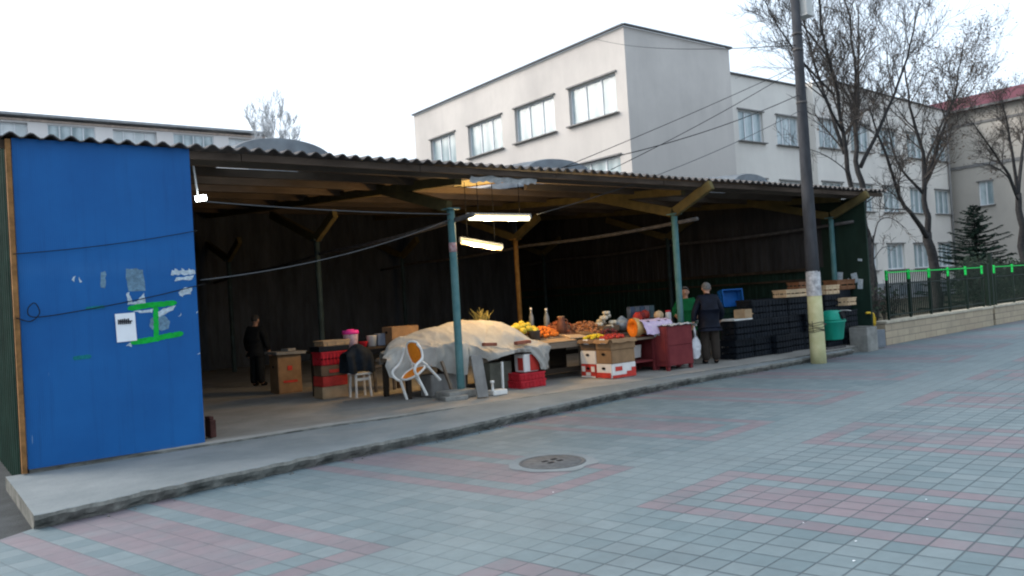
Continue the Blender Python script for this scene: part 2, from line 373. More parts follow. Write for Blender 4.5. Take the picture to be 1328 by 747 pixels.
    def build(s, name, mats, parent=None, loc=None, fixn=True):
        me = bpy.data.meshes.new(name)
        org = Vector(loc) if loc is not None else (parent['_o'] if parent else Vector((0, 0, 0)))
        org = Vector(org)
        me.from_pydata([v-org for v in s.v], [], s.f)
        if not isinstance(mats, (list, tuple)): mats = [mats]
        for m in mats: me.materials.append(m)
        me.polygons.foreach_set('material_index', s.m); me.polygons.foreach_set('use_smooth', s.s)
        if fixn:
            b = bmesh.new(); b.from_mesh(me); bmesh.ops.recalc_face_normals(b, faces=b.faces); b.to_mesh(me); b.free()
        me.update()
        o = bpy.data.objects.new(name, me); C.objects.link(o)
        if parent: o.parent = parent
        else: o.location = org
        o['_o'] = org if not parent else parent['_o']
        return o
def tag(o, label=None, cat=None, group=None, kind=None):
    if label: o['label'] = label
    if cat: o['category'] = cat
    if group: o['group'] = group
    if kind: o['kind'] = kind
    return o
def thing(name, label, cat, loc=(0, 0, 0), group=None):
    o = bpy.data.objects.new(name, None); C.objects.link(o); o.empty_display_size = .1
    o.location = loc; o['_o'] = Vector(loc); return tag(o, label, cat, group)
def dup(o, loc, label=None, rotz=None, scale=None):
    def rec(x, par):
        c = x.copy(); C.objects.link(c)
        if par is not None: c.parent = par
        for ch in list(x.children): rec(ch, c)
        return c
    c = rec(o, None); c.location = loc
    if rotz is not None: c.rotation_euler = (0, 0, rotz)
    if scale: c.scale = scale if isinstance(scale, tuple) else (scale,)*3
    if label: c['label'] = label
    return c
def nz(x, y=0., z=0.): return mnoise.noise(Vector((x, y, z)))
def lerp_tab(tab, x):
    if x <= tab[0][0]: return tab[0][1]
    for (a, va), (b, vb) in zip(tab, tab[1:]):
        if x <= b: return va+(vb-va)*(x-a)/(b-a)
    return tab[-1][1]

# ------------------------------------------------------------------ ground, plaza, walkway, floor
def flat(name, poly, z, mat, kind='structure'):
    mb = MB(); mb.add([(x, y, z) for x, y in poly], [list(range(len(poly)))]); return tag(mb.build(name, mat), kind=kind)
flat('ground', [(-400, -400), (500, -400), (500, 500), (-400, 500)], -.012, m_ground)
CURB = [(-30, 3.2), (.52, 7.13), (.79, 7.32), (2.37, 7.57), (3.46, 7.79), (5.23, 8.01), (6.58, 8.22), (10.25, 8.73), (13.5, 8.92), (17.8, 9.42), (27, 10.03), (60, 12.3)]
flat('plaza', [(-30, -40), (60, -40)]+CURB[::-1], 0, m_pavers)
WEDGE = [(.75, 7.19), (2.35, 7.50), (3.41, 7.67), (5.1, 7.86), (6.5, 8.11), (8.2, 8.40), (10.12, 8.64), (13.3, 8.78), (15.6, 8.98)]
STEP = [(.76, 9.30), (1.58, 9.31), (2.65, 9.22), (4.13, 9.24), (5.29, 9.18), (6.56, 9.22), (7.98, 9.18), (8.85, 9.08), (11.68, 9.05), (13.5, 9.0), (15.6, 9.12)]
def walkway():
    mb = MB(); n = 420; xs = [.75+(15.6-.75)*i/n for i in range(n+1)]
    def edge(x):
        return lerp_tab(WEDGE, x)+.04*nz(x*2.1, 3)+.035*nz(x*6, 5)+.02*nz(x*17, 1)
    ztop = lambda x, y: .12+.008*nz(x*.7, y*.9)-.02*max(0, (x-9)/6)
    rows = [lambda x: (edge(x)+.07+.035*nz(x*6, 9), -.05), lambda x: (edge(x)+.045+.04*nz(x*7, 9), .018+.02*nz(x*11, 2)),
            lambda x: (edge(x)+.02+.03*nz(x*9, 4), .05+.012*nz(x*9, 8)), lambda x: (edge(x)+.014*nz(x*12, 7), .085+.012*nz(x*6, 6)),
            lambda x: (edge(x)+.02, .113+.006*nz(x*11, 2)), lambda x: (edge(x)+.06, ztop(x, 7.5))]
    vs = []; 
    for x in xs:
        for r in rows: y, z = r(x); vs.append((x, y, z-.02*max(0, (x-9)/6)))
        yb = lerp_tab(STEP, x)+.04; ye = edge(x)+.06
        for k in range(1, 9):
            y = ye+(yb-ye)*k/8; vs.append((x, y, ztop(x, y)))
    m = len(rows)+8; fs = []; mi = []
    for i in range(n):
        for k in range(m-1):
            fs.append([i*m+k, (i+1)*m+k, (i+1)*m+k+1, i*m+k+1]); mi.append(1 if k < 4 else 0)
    mb.add(vs, fs, 0, False); mb.m = mi
    # end face by the dirt
    mb.add([vs[k] for k in range(m)]+[(.75, lerp_tab(STEP, .76)+.04, -.05)], [list(range(m+1))], 1)
    return tag(mb.build('walkway', [m_conc, m_concedge]), kind='structure')
walkway()
def shed_floor():
    mb = MB(); n = 300; xs = [.95+(17.0-.95)*i/n for i in range(n+1)]; vs = []
    for x in xs:
        y = lerp_tab(STEP, x)+.03*nz(x*1.7, 2)+.015*nz(x*8, 4); h = max(.003, .028*(1-max(0, (x-4.2)/1.5))+.012+.02*nz(x*.8, 7))
        vs += [(x, y, .0), (x, y+.012, .122+h*.6), (x, y+.05, .128+h), (x, y+.5, .155), (x, 12, .16), (x, 21.8, .16)]
    fs = [[i*6+k, (i+1)*6+k, (i+1)*6+k+1, i*6+k+1] for i in range(n) for k in range(5)]
    mb.add(vs, fs, 0, False); mb.m = [1 if k < 1 else 0 for i in range(n) for k in range(5)]
    return tag(mb.build('shed_floor', [m_floor, m_concedge]), kind='structure')
shed_floor()
def rubble_crack():
    # thin dark grit line where the slab meets the paving
    mb = MB(); rnd = random.Random(3)
    for i in range(130):
        x = rnd.uniform(1.2, 15.3); y = lerp_tab(WEDGE, x)-rnd.uniform(-.02, .10); r = rnd.uniform(.005, .014)
        mb.ball((x, y, r*.5), r, (1, .8, .6), 0, .5, 1, (0, 0, rnd.uniform(0, 6)))
    return tag(mb.build('gravel', m_concedge), kind='stuff')
rubble_crack()
flat('garden_soil', [(17.2, 10.4), (24, 10.7), (60, 13), (60, 27.9), (17.2, 25.9)], .0, m_soil)
mh = thing('manhole_cover', 'round dusty iron manhole cover set in the paving', 'manhole', (4.80, 5.85, 0))
mb = MB(); mb.lathe([(.0, .012), (.265, .012), (.27, .006), (.29, .006), (.293, .012), (.312, .010), (.316, .004)], (4.8, 5.85, 0), 48)
mb.build('lid', m_castiron, mh)
mb = MB()
for a, b in ((-.06, -.05), (-.06, .05), (.07, -.04), (.07, .06)): MB().box((4.8+a*.9, 5.85+b*.9, .014), (.06, .035, .004)).build('lift_hole', m_black, mh)
mb = MB(); n = 48
vs = []
for k in range(n):
    a = 2*math.pi*k/n; rr = .42+.06*nz(math.cos(a)*2, math.sin(a)*2)
    vs += [(4.8+(.314)*math.cos(a), 5.85+(.314)*math.sin(a), .0045), (4.8+rr*math.cos(a), 5.85+rr*math.sin(a), .004)]
mb.add(vs, [[2*k, 2*k+1, (2*k+3) % (2*n), (2*k+2) % (2*n)] for k in range(n)]); mb.build('concrete_collar', m_conc, mh)

# ------------------------------------------------------------------ market shed
X0, X1, YF, YB = .93, 16.9, 9.3, 21.7
zr = lambda y: 3.425+.075*(y-9.2)
shed = thing('market_shed', 'long open market shed with corrugated roof and teal posts', 'shed', (X0, YF, 0))
def roof():
    mb = MB(); per = .177; x0, x1 = .80, 17.72; n = int((x1-x0)/per*6)
    ys = [9.2, 9.55, 10.1, 10.35, 10.9, 11.2, 12.2, 13.5, 15.5, 17.5, 19.5, 21.95]
    holes = [(3.55, 4.85, 10.35, 13.5), (8.45, 9.75, 10.9, 13.5), (13.85, 15.1, 10.9, 13.5), (7.6, 8.42, 10.9, 12.2)]
    def z(x, y): return zr(y)+.026*math.sin(2*math.pi*x/per)+.018*nz(x*.5, y*.2)+.05
    xs = [x0+(x1-x0)*i/n for i in range(n+1)]
    def jag(x): return 9.2+.012*math.floor(3*nz(math.floor(x/1.06)*1.7, 2))
    for sgn, off in ((1, 0), (0, -.012)):
        vs = []; fs = []; my = len(ys)
        for x in xs:
            for k, y in enumerate(ys):
                yy = jag(x) if k == 0 else y
                vs.append((x, yy, z(x, yy)+off))
        for i in range(n):
            for k in range(my-1):
                cx, cy = (xs[i]+xs[i+1])/2, (ys[k]+ys[k+1])/2
                if any(a < cx < b and c < cy < d for a, b, c, d in holes): continue
                fs.append([i*my+k, (i+1)*my+k, (i+1)*my+k+1, i*my+k+1])
        mb.add(vs, fs, 0, True)
    vs = []; fs = []
    for x in xs: vs += [(x, jag(x), z(x, 9.2)), (x, jag(x), z(x, 9.2)-.012)]
    mb.add(vs, [[2*i, 2*i+1, 2*i+3, 2*i+2] for i in range(n)])
    return mb.build('roof_sheet', m_cement, shed, fixn=False)
roof()
# barrel rooflights
for cx, hw, top in ((4.2, .72, 3.905), (9.12, .78, 3.905), (14.5, .66, 3.90)):
    mb = MB(); y0, y1 = 10.42, 13.45
    z0 = zr(10.4)+.06
    f = lambda u, v: (cx-hw*math.cos(math.pi*u)*(1+.02*math.sin(v*60)), y0+(y1-y0)*v, z0+.075*(y1-y0)*v+(top-z0)*math.sin(math.pi*u)**.8*(1+.03*math.sin(v*70)))
    mb.grid(f, 24, 40)
    ends = [f(i/24, 0) for i in range(25)]; mb.add(ends, [list(range(25))])
    mb.build('barrel_rooflight', m_grp, shed)
mb = MB(); mb.grid(lambda u, v: (7.57+.87*u, 10.85+1.4*v, zr(10.85+1.4*v)+.03+.02*math.sin(2*math.pi*(7.57+.87*u)/.177)), 60, 6)
mb.build('yellowed_roof_panel', m_amber, shed)
# fascia, purlins, beams
mb = MB(); 
for k in range(7):
    a = .82+k*2.41; b = min(17.7, a+2.4); dz = .012*nz(k*3.3)
    mb.bar((a, 9.30, 3.385+dz), (b, 9.30, 3.385-dz), .03, .085)
mb.build('fascia_board', m_fascia, shed)
for y in (9.75, 10.95, 12.2, 13.6, 15.2, 16.8, 18.4, 20.2):
    mb = MB()
    for a, b in (((.95, 7.25), (8.75, 17.4)) if y == 10.95 else ((.95, 17.4),)): mb.bar((a, y, zr(y)-.06), (b, y, zr(y)-.06), .07, .11)
    mb.build('purlin', m_purlin, shed)
PX = (1.5, 6.55, 11.48, 16.72); PY = (10.0, 14.85, 20.2)
def plate(x, y, z): return (x, y, z)
for ix, x in enumerate(PX):
    for iy, y in enumerate(PY):
        zt = 2.93
        mat = m_teal if iy == 0 else (m_ochre if (ix == 2 and iy == 1) else m_shadepost)
        mb = MB(); r = .058 if iy == 0 else .055
        n = 14; pts = [(x+.004*nz(k*.7, x), y, .16+(zt-.16)*k/n) for k in range(n+1)]
        mb.tube(pts, r, 12); mb.box((x, y, zt+.01), (.2, .2, .02)); mb.build('post', mat, shed)
        # V-shaped yellow braces from the post head to the roof
        for sg, dy in ((-1, -.90), (1, 2.3)):
            if ix < 2 and iy == 0 and sg < 0: continue
            y2 = y+dy; z2 = min(zt+.10+.34*abs(dy)*(1.1 if dy < 0 else .88), zr(y2)-.06)
            mb = MB(); mb.bar((x, y+.03*sg, zt+.05), (x, y2, z2), .10, .17, bev=.006); mb.build('knee_brace', m_yellow, shed)
    mb = MB(); n = 24
    mb.tube([(x+.05, 9.5+(21.6-9.5)*k/n, 2.80-.05*math.sin(math.pi*(k % 10)/10)-.3*k/n*(1 if ix == 1 else .3)) for k in range(n+1)], .036, 8)
    mb.build('tie_rod', m_rustgrey, shed)
    mb = MB(); mb.bar((x, 9.75, zr(9.75)-.13), (x, 21.6, zr(21.6)-.13), .12, .14); mb.build('rafter', m_yellow, shed)
mb = MB(); mb.box((6.42, 9.94, .215), (.52, .36, .12), (0, 0, .1), bev=.03); mb.box((6.3, 9.84, .18), (.36, .30, .07), (0, 0, -.2), bev=.02)
mb.build('post_base', m_concblk, shed)
for x in (11.48, 16.72):
    mb = MB(); mb.box((x, 10, .2), (.34, .32, .1), bev=.02); mb.build('post_base', m_concblk, shed)
# red tape on the near post
mb = MB(); mb.tube([(6.55, 10, 2.30), (6.55, 10, 2.44)], .0605, 12); mb.build('red_band', M('pinkish_tape', (.30, .12, .13), .7, .5, 25, col2=(.55, .45, .45)), shed)
# walls
def ribbed(p, q, z0, z1, per=.2, amp=.012):
    p, q = Vector((*p, 0)), Vector((*q, 0)); d = (q-p); L = d.length; d.normalize(); nrm = Vector((-d.y, d.x, 0)); mb = MB()
    prof = []; s = 0
    while s < L:
        for a, h in ((0, 0), (.35, 0), (.45, 1), (.85, 1), (.95, 0)):
            if s+a*per <= L: prof.append((s+a*per, h*amp))
        s += per
    prof.append((L, 0))
    zt = z1 if callable(z1) else (lambda y: z1)
    pts = [p+d*a+nrm*h for a, h in prof]; n = len(pts)
    vs = [(v.x, v.y, z0) for v in pts]+[(v.x, v.y, zt(v.y)) for v in pts]+[(v.x+nrm.x*.02, v.y+nrm.y*.02, z0) for v in pts]+[(v.x+nrm.x*.02, v.y+nrm.y*.02, zt(v.y)) for v in pts]
    fs = [[i, i+1, n+i+1, n+i] for i in range(n-1)]+[[2*n+i, 3*n+i, 3*n+i+1, 2*n+i+1] for i in range(n-1)]
    return mb.add(vs, fs)
ribbed((.9, 21.8), (17.0, 21.8), .0, 4.42).build('back_wall', M('veil_lifted_sheet', (.060, .066, .074), .9, .4, 1.2, stretch=(2, 1, .4)), shed)  # bluish lift in the sheet colour stands in for lens veil
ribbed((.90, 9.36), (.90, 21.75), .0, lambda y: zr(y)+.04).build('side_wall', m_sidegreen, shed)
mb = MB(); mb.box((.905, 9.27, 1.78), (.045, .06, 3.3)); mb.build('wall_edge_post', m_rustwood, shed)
ribbed((16.93, 10.35), (16.93, 21.75), 1.85, lambda y: zr(y)+.04).build('end_wall', m_shadewall, shed)
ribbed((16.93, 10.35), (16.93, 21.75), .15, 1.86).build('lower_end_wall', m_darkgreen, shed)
mb = MB(); mb.bar((16.86, 10.75, 1.82), (16.86, 21.7, 1.82), .06, .07); mb.bar((16.84, 10.75, 1.58), (16.84, 21.7, 1.58), .05, .05); mb.build('wall_rail', m_wooddark, shed)
gp = MB(); gp.box((16.88, 9.80, 1.90), (.05, 1.06, 2.86)); gpo = gp.build('green_end_panel', m_green, shed)
mb = MB()
for (y, z, a, b, r) in ((9.45, 1.95, .10, .05, .2), (9.95, 1.62, .14, .18, .1), (9.6, 1.56, .14, .22, -.2), (9.48, 1.42, .12, .22, .1), (9.75, 1.5, .08, .10, .6), (10.1, 1.45, .06, .1, 0)):
    MB().box((16.852, y, z), (.003, a, b), (r, 0, 0)).build('torn_paper', m_scrap, gpo)
# blue front panel with spray paint and paper remains
bp_ = MB(); bp_.box((1.79, 9.30, 1.805), (1.70, .035, 3.29)); 
blue = bp_.build('blue_front_panel', m_blue, shed)
tag(blue, 'tall bright blue sheet panel with green spray paint')
def stroke(mb, pts, wd, y=9.279, mi=0, seed=0):
    # painted line with ragged edges on the panel's face
    n = 26; P_ = []
    L = [Vector((a, b)) for a, b in pts]
    ds = [0]
    for a, b in zip(L, L[1:]): ds.append(ds[-1]+(b-a).length)
    for k in range(n+1):
        t = ds[-1]*k/n
        for a, b, da, db in zip(L, L[1:], ds, ds[1:]):
            if t <= db+1e-6: P_.append(a+(b-a)*((t-da)/(db-da))); break
    vs = []
    for k, p in enumerate(P_):
        d = Vector(P_[min(k+1, n)]-P_[max(k-1, 0)]).normalized(); nn = Vector((-d.y, d.x))
        w1 = wd*(.5+.22*nz(k*.5, seed))*min(1, .35+k/3, .35+(n-k)/3); w2 = wd*(.5+.22*nz(k*.5, seed+9))*min(1, .35+k/3, .35+(n-k)/3)
        a, b = p+nn*w1, p-nn*w2; vs += [(a.x, y, a.y), (b.x, y, b.y)]
    mb.add(vs, [[2*k, 2*k+1, 2*k+3, 2*k+2] for k in range(n)])
mb = MB()
stroke(mb, ((1.92, 1.695), (2.10, 1.72), (2.30, 1.73), (2.42, 1.735)), .058, seed=1)
stroke(mb, ((2.20, 1.71), (2.195, 1.55), (2.19, 1.36)), .052, y=9.2785, seed=2)
stroke(mb, ((1.93, 1.335), (2.10, 1.345), (2.30, 1.375), (2.47, 1.395)), .060, y=9.278, seed=3)
mb.build('spray_paint_mark', m_spray, blue)
mb = MB(); stroke(mb, ((1.38, 1.218), (1.55, 1.225)), .04, seed=5); stroke(mb, ((1.52, 1.72), (1.70, 1.73)), .03, seed=6)
mb.build('faint_spray_mark', M('thin_green_spray', (.006, .15, .17), .6, .3, 30), blue)
def scrap(poly, y=9.2795):
    mb = MB(); vs = []; n = len(poly)
    pts = []
    for i in range(n):
        a, b = Vector(poly[i]), Vector(poly[(i+1) % n])
        for k in range(5): p = a.lerp(b, k/5); pts.append((p.x+.014*nz(p.x*31, p.y*29), y, p.y+.014*nz(p.y*33, p.x*27, 4)))
    mb.add(pts, [list(range(len(pts)))]); return mb
scr = MB()
for poly in (((1.92, 1.87), (1.94, 1.87), (1.97, 1.76), (2.02, 1.78), (2.09, 1.86), (2.10, 1.74), (1.92, 1.74)),
             ((2.44, 1.84), (2.50, 1.90), (2.60, 1.90), (2.57, 1.82), (2.52, 1.83), (2.48, 1.79)),
             ((2.42, 2.01), (2.62, 2.03), (2.60, 1.985), (2.42, 1.975)),
             ((1.97, 1.665), (2.17, 1.68), (2.16, 1.64), (2.05, 1.645)), ((2.28, 1.68), (2.41, 1.71), (2.38, 1.66), (2.22, 1.58), (2.21, 1.64)),
             ((2.42, 1.58), (2.46, 1.62), (2.455, 1.59)), ((2.62, 1.62), (2.635, 1.64), (2.625, 1.6)), ((2.60, 1.15), (2.64, 1.17), (2.63, 1.15)),
             ((1.88, 1.30), (1.93, 1.34), (1.95, 1.29)), ((1.40, 2.02), (1.44, 2.06), (1.43, 2.0)), ((1.47, 2.05), (1.50, 2.0), (1.48, 1.99))):
    scrap(poly).build('torn_paper', m_scrap, blue)
for k in range(7): q = scrap(((2.38+k*.036, 2.09+.02*(k % 2)), (2.415+k*.036, 2.09), (2.41+k*.036, 2.04), (2.375+k*.036, 2.045))); scr.add(q.v, q.f)
scr.build('pasted_lettering', m_scrap, blue)
gh = MB()
for poly in (((1.92, 2.13), (2.09, 2.11), (2.11, 1.88), (1.93, 1.88)), ((1.68, 2.10), (1.73, 2.10), (1.72, 1.92), (1.67, 1.93))):
    scrap(poly, 9.2805).build('paste_residue', m_ghost, blue)
cc = [(2.26+.075*math.cos(a), 1.52+.085*math.sin(a)) for a in [k*math.pi/5 for k in range(10)]]; scrap(cc, 9.2805).build('paste_residue', m_ghost, blue)
cc = [(2.16+.03*math.cos(a), 1.52+.07*math.sin(a)) for a in [k*math.pi/5 for k in range(10)]]; scrap(cc, 9.2805).build('paste_residue', m_ghost, blue)
nt_ = thing('paper_notice', 'white paper notice with a black headline stuck on the blue panel', 'notice', (1.885, 9.275, 1.5))
mb = MB(); mb.grid(lambda u, v: (1.79+.195*u+.012*v*0+.008*(1-v), 9.272-.006*abs(nz(u*2, v*2)), 1.347+.30*v+.006*u), 8, 8); mb.build('sheet', m_paper, nt_)
mb = MB(); rnd = random.Random(5)
for k in range(7):
    x = 1.822+k*.019; h = rnd.uniform(.035, .06); mb.box((x, 9.264, 1.535+h/2), (.014, .002, h))
mb.box((1.888, 9.2645, 1.565), (.135, .0015, .012)); mb.build('headline', m_print, nt_)

# torn foil hanging under the eave
mb = MB(); mb.grid(lambda u, v: (6.5+1.2*u, 9.34+.05*v+.03*nz(u*9, v*3), 3.33-.075*v*(1+.8*nz(u*11, 3))-.03*nz(u*5, v)), 40, 4)
tag(mb.build('plastic_film', m_greysheet, loc=(6.5, 9.34, 3.3)), 'torn strip of white plastic film hanging below the eave', 'plastic film')

# ------------------------------------------------------------------ lamps
m_tube = emis('fluorescent_glow', (1, .88, .54), 1.5)
m_tube2 = emis('warm_fluorescent_glow', (1, .66, .24), 1.15)
def tube_lamp(label, p, q, mt, lc, en):
    p, q = Vector(p), Vector(q); c = (p+q)/2; t = thing('tube_lamp', label, 'lamp', c, 'fluorescent tubes under the shed roof')
    MB().tube([p, q], .038, 12).build('tube', mt, t)
    for k in (.25, .75):                       # the tube's own light
        ld = bpy.data.lights.new('tube_light', 'POINT'); ld.energy = en; ld.color = lc; ld.shadow_soft_size = .05
        lo = bpy.data.objects.new('tube_light', ld); C.objects.link(lo); lo.parent = t; lo.location = p.lerp(q, k)-c-Vector((0, 0, .09))
    mb = MB(); u = Vector((0, 0, .065)); d = (q-p)*.04; mb.bar(p-d+u, q+d+u, .035, .025); mb.box(p-d*.6+u*.5, (.03, .05, .07)); mb.box(q+d*.6+u*.5, (.03, .05, .07)); mb.build('housing', m_lamp_body, t)
    mb = MB(); 
    for k in (.15, .85): a = p.lerp(q, k)+u; mb.tube([a, (a.x, a.y, zr(a.y)-.02)], .006, 5)
    mb.build('hanger_wire', m_cable, t)
tube_lamp('white glowing fluorescent tube, the upper and level one of the two', (7.05, 10.25, 2.845), (8.22, 10.25, 2.85), m_tube, (1, .76, .40), 14)
tube_lamp('warm yellow glowing fluorescent tube, the lower and tilted one', (7.42, 11.05, 2.545), (8.22, 11.05, 2.43), m_tube2, (1, .57, .20), 34)
fl = thing('floodlight', 'small white floodlight at the edge of the blue panel', 'lamp', (2.80, 9.5, 2.9))
mb = MB(); mb.box((2.795, 9.46, 2.925), (.115, .012, .055), (0, -.15, 0)); mb.build('lens', emis('floodlight_glow', (.92, .98, 1), 20), fl)
mb = MB(); mb.box((2.795, 9.495, 2.925), (.135, .05, .075), (0, -.15, 0), bev=.008); mb.bar((2.77, 9.5, 2.97), (2.74, 9.5, 3.30), .02, .02); mb.build('housing', m_lamp_body, fl)

# ------------------------------------------------------------------ school block behind the shed
def window(par, origin, ax, w_, h, depth, panes, pm, curtain_gap=True, sill=True, rel=None):
    """window set back in a wall: origin = lower corner on the wall face, ax = unit vector along the wall, n = outward"""
    o = Vector(origin); ax = Vector(ax); n = Vector((ax.y, -ax.x, 0)); up_ = Vector((0, 0, 1))
    mt = Matrix((ax, n, up_)).transposed().to_4x4(); mt.translation = o
    def B(mb, c, d, mi=0):
        bm = bmesh.new(); bmesh.ops.create_cube(bm, size=1); bmesh.ops.scale(bm, vec=d, verts=bm.verts); bmesh.ops.translate(bm, vec=c, verts=bm.verts); mb.bm(bm, mi, False, mt)
    fr = MB(); t = .07
    B(fr, (w_/2, -depth, t/2), (w_, .07, t)); B(fr, (w_/2, -depth, h-t/2), (w_, .07, t))
    for k in range(panes+1):
        x = min(max(w_*k/panes, t/2), w_-t/2); B(fr, (x, -depth+.002, h/2), (t*(1 if k in (0, panes) else 1.3), .068, h-2*t))
    f = fr.build('window', m_frame, par)
    pn = MB(); B(pn, (w_/2, -depth-.01, h/2), (w_-.1, .012, h-.1)); pn.build('pane', pm, f)
    if sill:
        hd_ = MB(); B(hd_, (w_/2, .03, h+.04), (w_+.2, .12, .07)); hd_.build('window_head', m_sill, f)
        sl_ = MB(); B(sl_, (w_/2, .06, -.03), (w_+.25, .30, .06)); sl_.build('sill', m_sill, f)
    return f
def wall_with_holes(mb, o, ax, L, z0, z1, holes, depth, mi=0):
    """wall face with openings and their reveals; holes = (s0, s1, z0, z1)"""
    o = Vector(o); ax = Vector(ax); n = Vector((ax.y, -ax.x, 0))
    ss = sorted({0., L, *[h[0] for h in holes], *[h[1] for h in holes]}); zs = sorted({z0, z1, *[h[2] for h in holes], *[h[3] for h in holes]})
    P = lambda s, z, d=0.: tuple(o+ax*s-n*d+Vector((0, 0, z)))
    for a, b in zip(ss, ss[1:]):
        for c, d in zip(zs, zs[1:]):
            if any(h[0] <= a and b <= h[1] and h[2] <= c and d <= h[3] for h in holes): continue
            mb.add([P(a, c), P(b, c), P(b, d), P(a, d)], [[0, 1, 2, 3]], mi)
    for s0, s1, c, d in holes:
        D = depth+.04
        for q in (((s0, c), (s1, c)), ((s1, c), (s1, d)), ((s1, d), (s0, d)), ((s0, d), (s0, c))):
            (a, b), (e, f) = q; mb.add([P(a, b), P(e, f), P(e, f, D), P(a, b, D)], [[0, 1, 2, 3]], mi)
        mb.add([P(s0, c, D), P(s1, c, D), P(s1, d, D), P(s0, d, D)], [[0, 1, 2, 3]], mi)
CX, CY, TOP = 27.17, 26.0, 14.0
sch = thing('school_block', 'pale three storey plaster block with wide windows rising behind the shed', 'building', (CX, CY, 0))
wl = MB()
# face towards -X: runs from the far corner to the near corner so that its outward side is -X
Lf = 19.2; holes = []; wins = []
for y1 in (30.06, 34.55, 39.10, 43.35):
    for z0, z1 in ((10.03, 11.92), (6.15, 8.02)):
        w_ = 3.35 if y1 < 43 else 2.85
        s0 = (CY+Lf)-y1; holes.append((s0, s0+w_, z0, z1)); wins.append((s0, w_, z0, z1-z0))
wall_with_holes(wl, (CX, CY+Lf, 0), (0, -1, 0), Lf, 0, TOP-.1, holes, .22)
wall_with_holes(wl, (CX, CY, 0), (1, 0, 0), 7.74, 0, TOP-.1, [], .2)
wall_with_holes(wl, (CX+7.74, CY, 0), (0, 1, 0), Lf, 0, TOP-.1, [], .2)
wall_with_holes(wl, (CX+7.74, CY+Lf, 0), (-1, 0, 0), 7.74, 0, TOP-.1, [], .2)
wl.add([(CX, CY, TOP-.1), (CX+7.74, CY, TOP-.1), (CX+7.74, CY+Lf, TOP-.1), (CX, CY+Lf, TOP-.1)], [[0, 1, 2, 3]])
wl.build('wall', m_wallL, sch, fixn=False)
mb = MB(); e = .09
for p, q in (((CX-e, CY-e), (CX+7.74+e, CY-e)), ((CX-e, CY+Lf), (CX-e, CY-e)), ((CX+7.74+e, CY-e), (CX+7.74+e, CY+Lf))): mb.bar((*p, TOP-.06), (*q, TOP-.06), .16, .07)
mb.build('roof_flashing', m_trim, sch)
mb = MB(); mb.box((CX-.02, CY+.4, TOP-2), (.02, .02, .02)); 
for k, (s0, w_, z0, h) in enumerate(wins): window(sch, (CX, CY+Lf-s0, z0), (0, -1, 0), w_, h, .2, 3, m_pane)
wing = thing('school_wing', 'long cream school wing with three rows of windows behind the trees', 'building', (CX+7.8, 28, 0))
wl = MB(); WX0 = CX+7.74; S1 = 44.9
h1 = []; h2 = []; WN = []
for k in range(7):
    x = 38.05+k*3.62
    for z0, z1 in ((9.72, 11.5), (5.85, 7.6), (2.0, 3.72)):
        w_ = 2.3 if k != 1 else 2.3
        WN.append((x, z0, w_, z1-z0))
        (h1 if x < S1-2.4 else h2).append((x, x+w_, z0, z1))
wall_with_holes(wl, (WX0, 28, 0), (1, 0, 0), S1-WX0, 0, 13.45, [(a-WX0, b-WX0, c, d) for a, b, c, d in h1], .2)
Y2 = 27.5
wall_with_holes(wl, (S1, 28, 0), (0, -1, 0), .5, 0, 13.75, [], .2)
wall_with_holes(wl, (S1, Y2, 0), (1, 0, 0), 62.4-S1, 0, 13.5, [(a-S1, b-S1, c, d) for a, b, c, d in h2], .2)
wl.add([(S1, Y2, 13.5), (62.4, Y2, 13.5), (60.5, Y2, 13.55), (46.6, Y2, 14.0), (S1, Y2, 13.6)], [[0, 1, 2, 3, 4]])
wl.add([(WX0, 28, 13.45), (S1, 28, 13.45), (S1, 40, 13.45), (WX0, 40, 13.45)], [[0, 1, 2, 3]])
wl.add([(62.4, Y2, 0), (62.4, 40, 0), (62.4, 40, 13.5), (62.4, Y2, 13.5)], [[0, 1, 2, 3]])
wl.add([(S1, Y2, 13.6), (46.6, Y2, 14.0), (60.5, Y2, 13.55), (62.4, Y2, 13.5), (62.4, 40, 13.5), (46.6, 40, 14), (S1, 40, 13.6)], [[0, 1, 2, 3, 4, 5, 6]])
wl.build('wall', m_wallW, wing, fixn=False)
mb = MB(); mb.bar((WX0, 27.93, 13.48), (S1, 27.93, 13.48), .16, .07); mb.bar((S1-.02, Y2-.06, 13.63), (46.6, Y2-.06, 14.03), .16, .07); mb.bar((46.6, Y2-.06, 14.03), (60.5, Y2-.06, 13.58), .16, .07); mb.bar((60.5, Y2-.06, 13.58), (62.5, Y2-.06, 13.53), .16, .07)
mb.build('roof_flashing', m_trim, wing)
for k, (x, z0, w_, h) in enumerate(WN):
    window(wing, (x, 28 if x < S1-2.4 else Y2, z0), (1, 0, 0), w_, h, .18, 3, m_pane2 if k % 2 else m_pane)
mb = MB(); mb.box(((S1+62.4)/2, Y2-.06, .55), (62.4-S1, .1, 1.1)); mb.build('plinth', plaster('grey_plinth', (.24, .25, .26), (.16, .17, .18), .5), wing)
mb = MB()
for k in range(5): mb.box((52.2+k*2.0, Y2-.12, .55), (1.1, .02, .75))
mb.build('basement_grating', m_meterbox, wing)
mb = MB(); mb.tube([(62.0, Y2-.12, .3), (62.0, Y2-.12, 13.4)], .08, 8); mb.build('drainpipe', m_sill, wing)

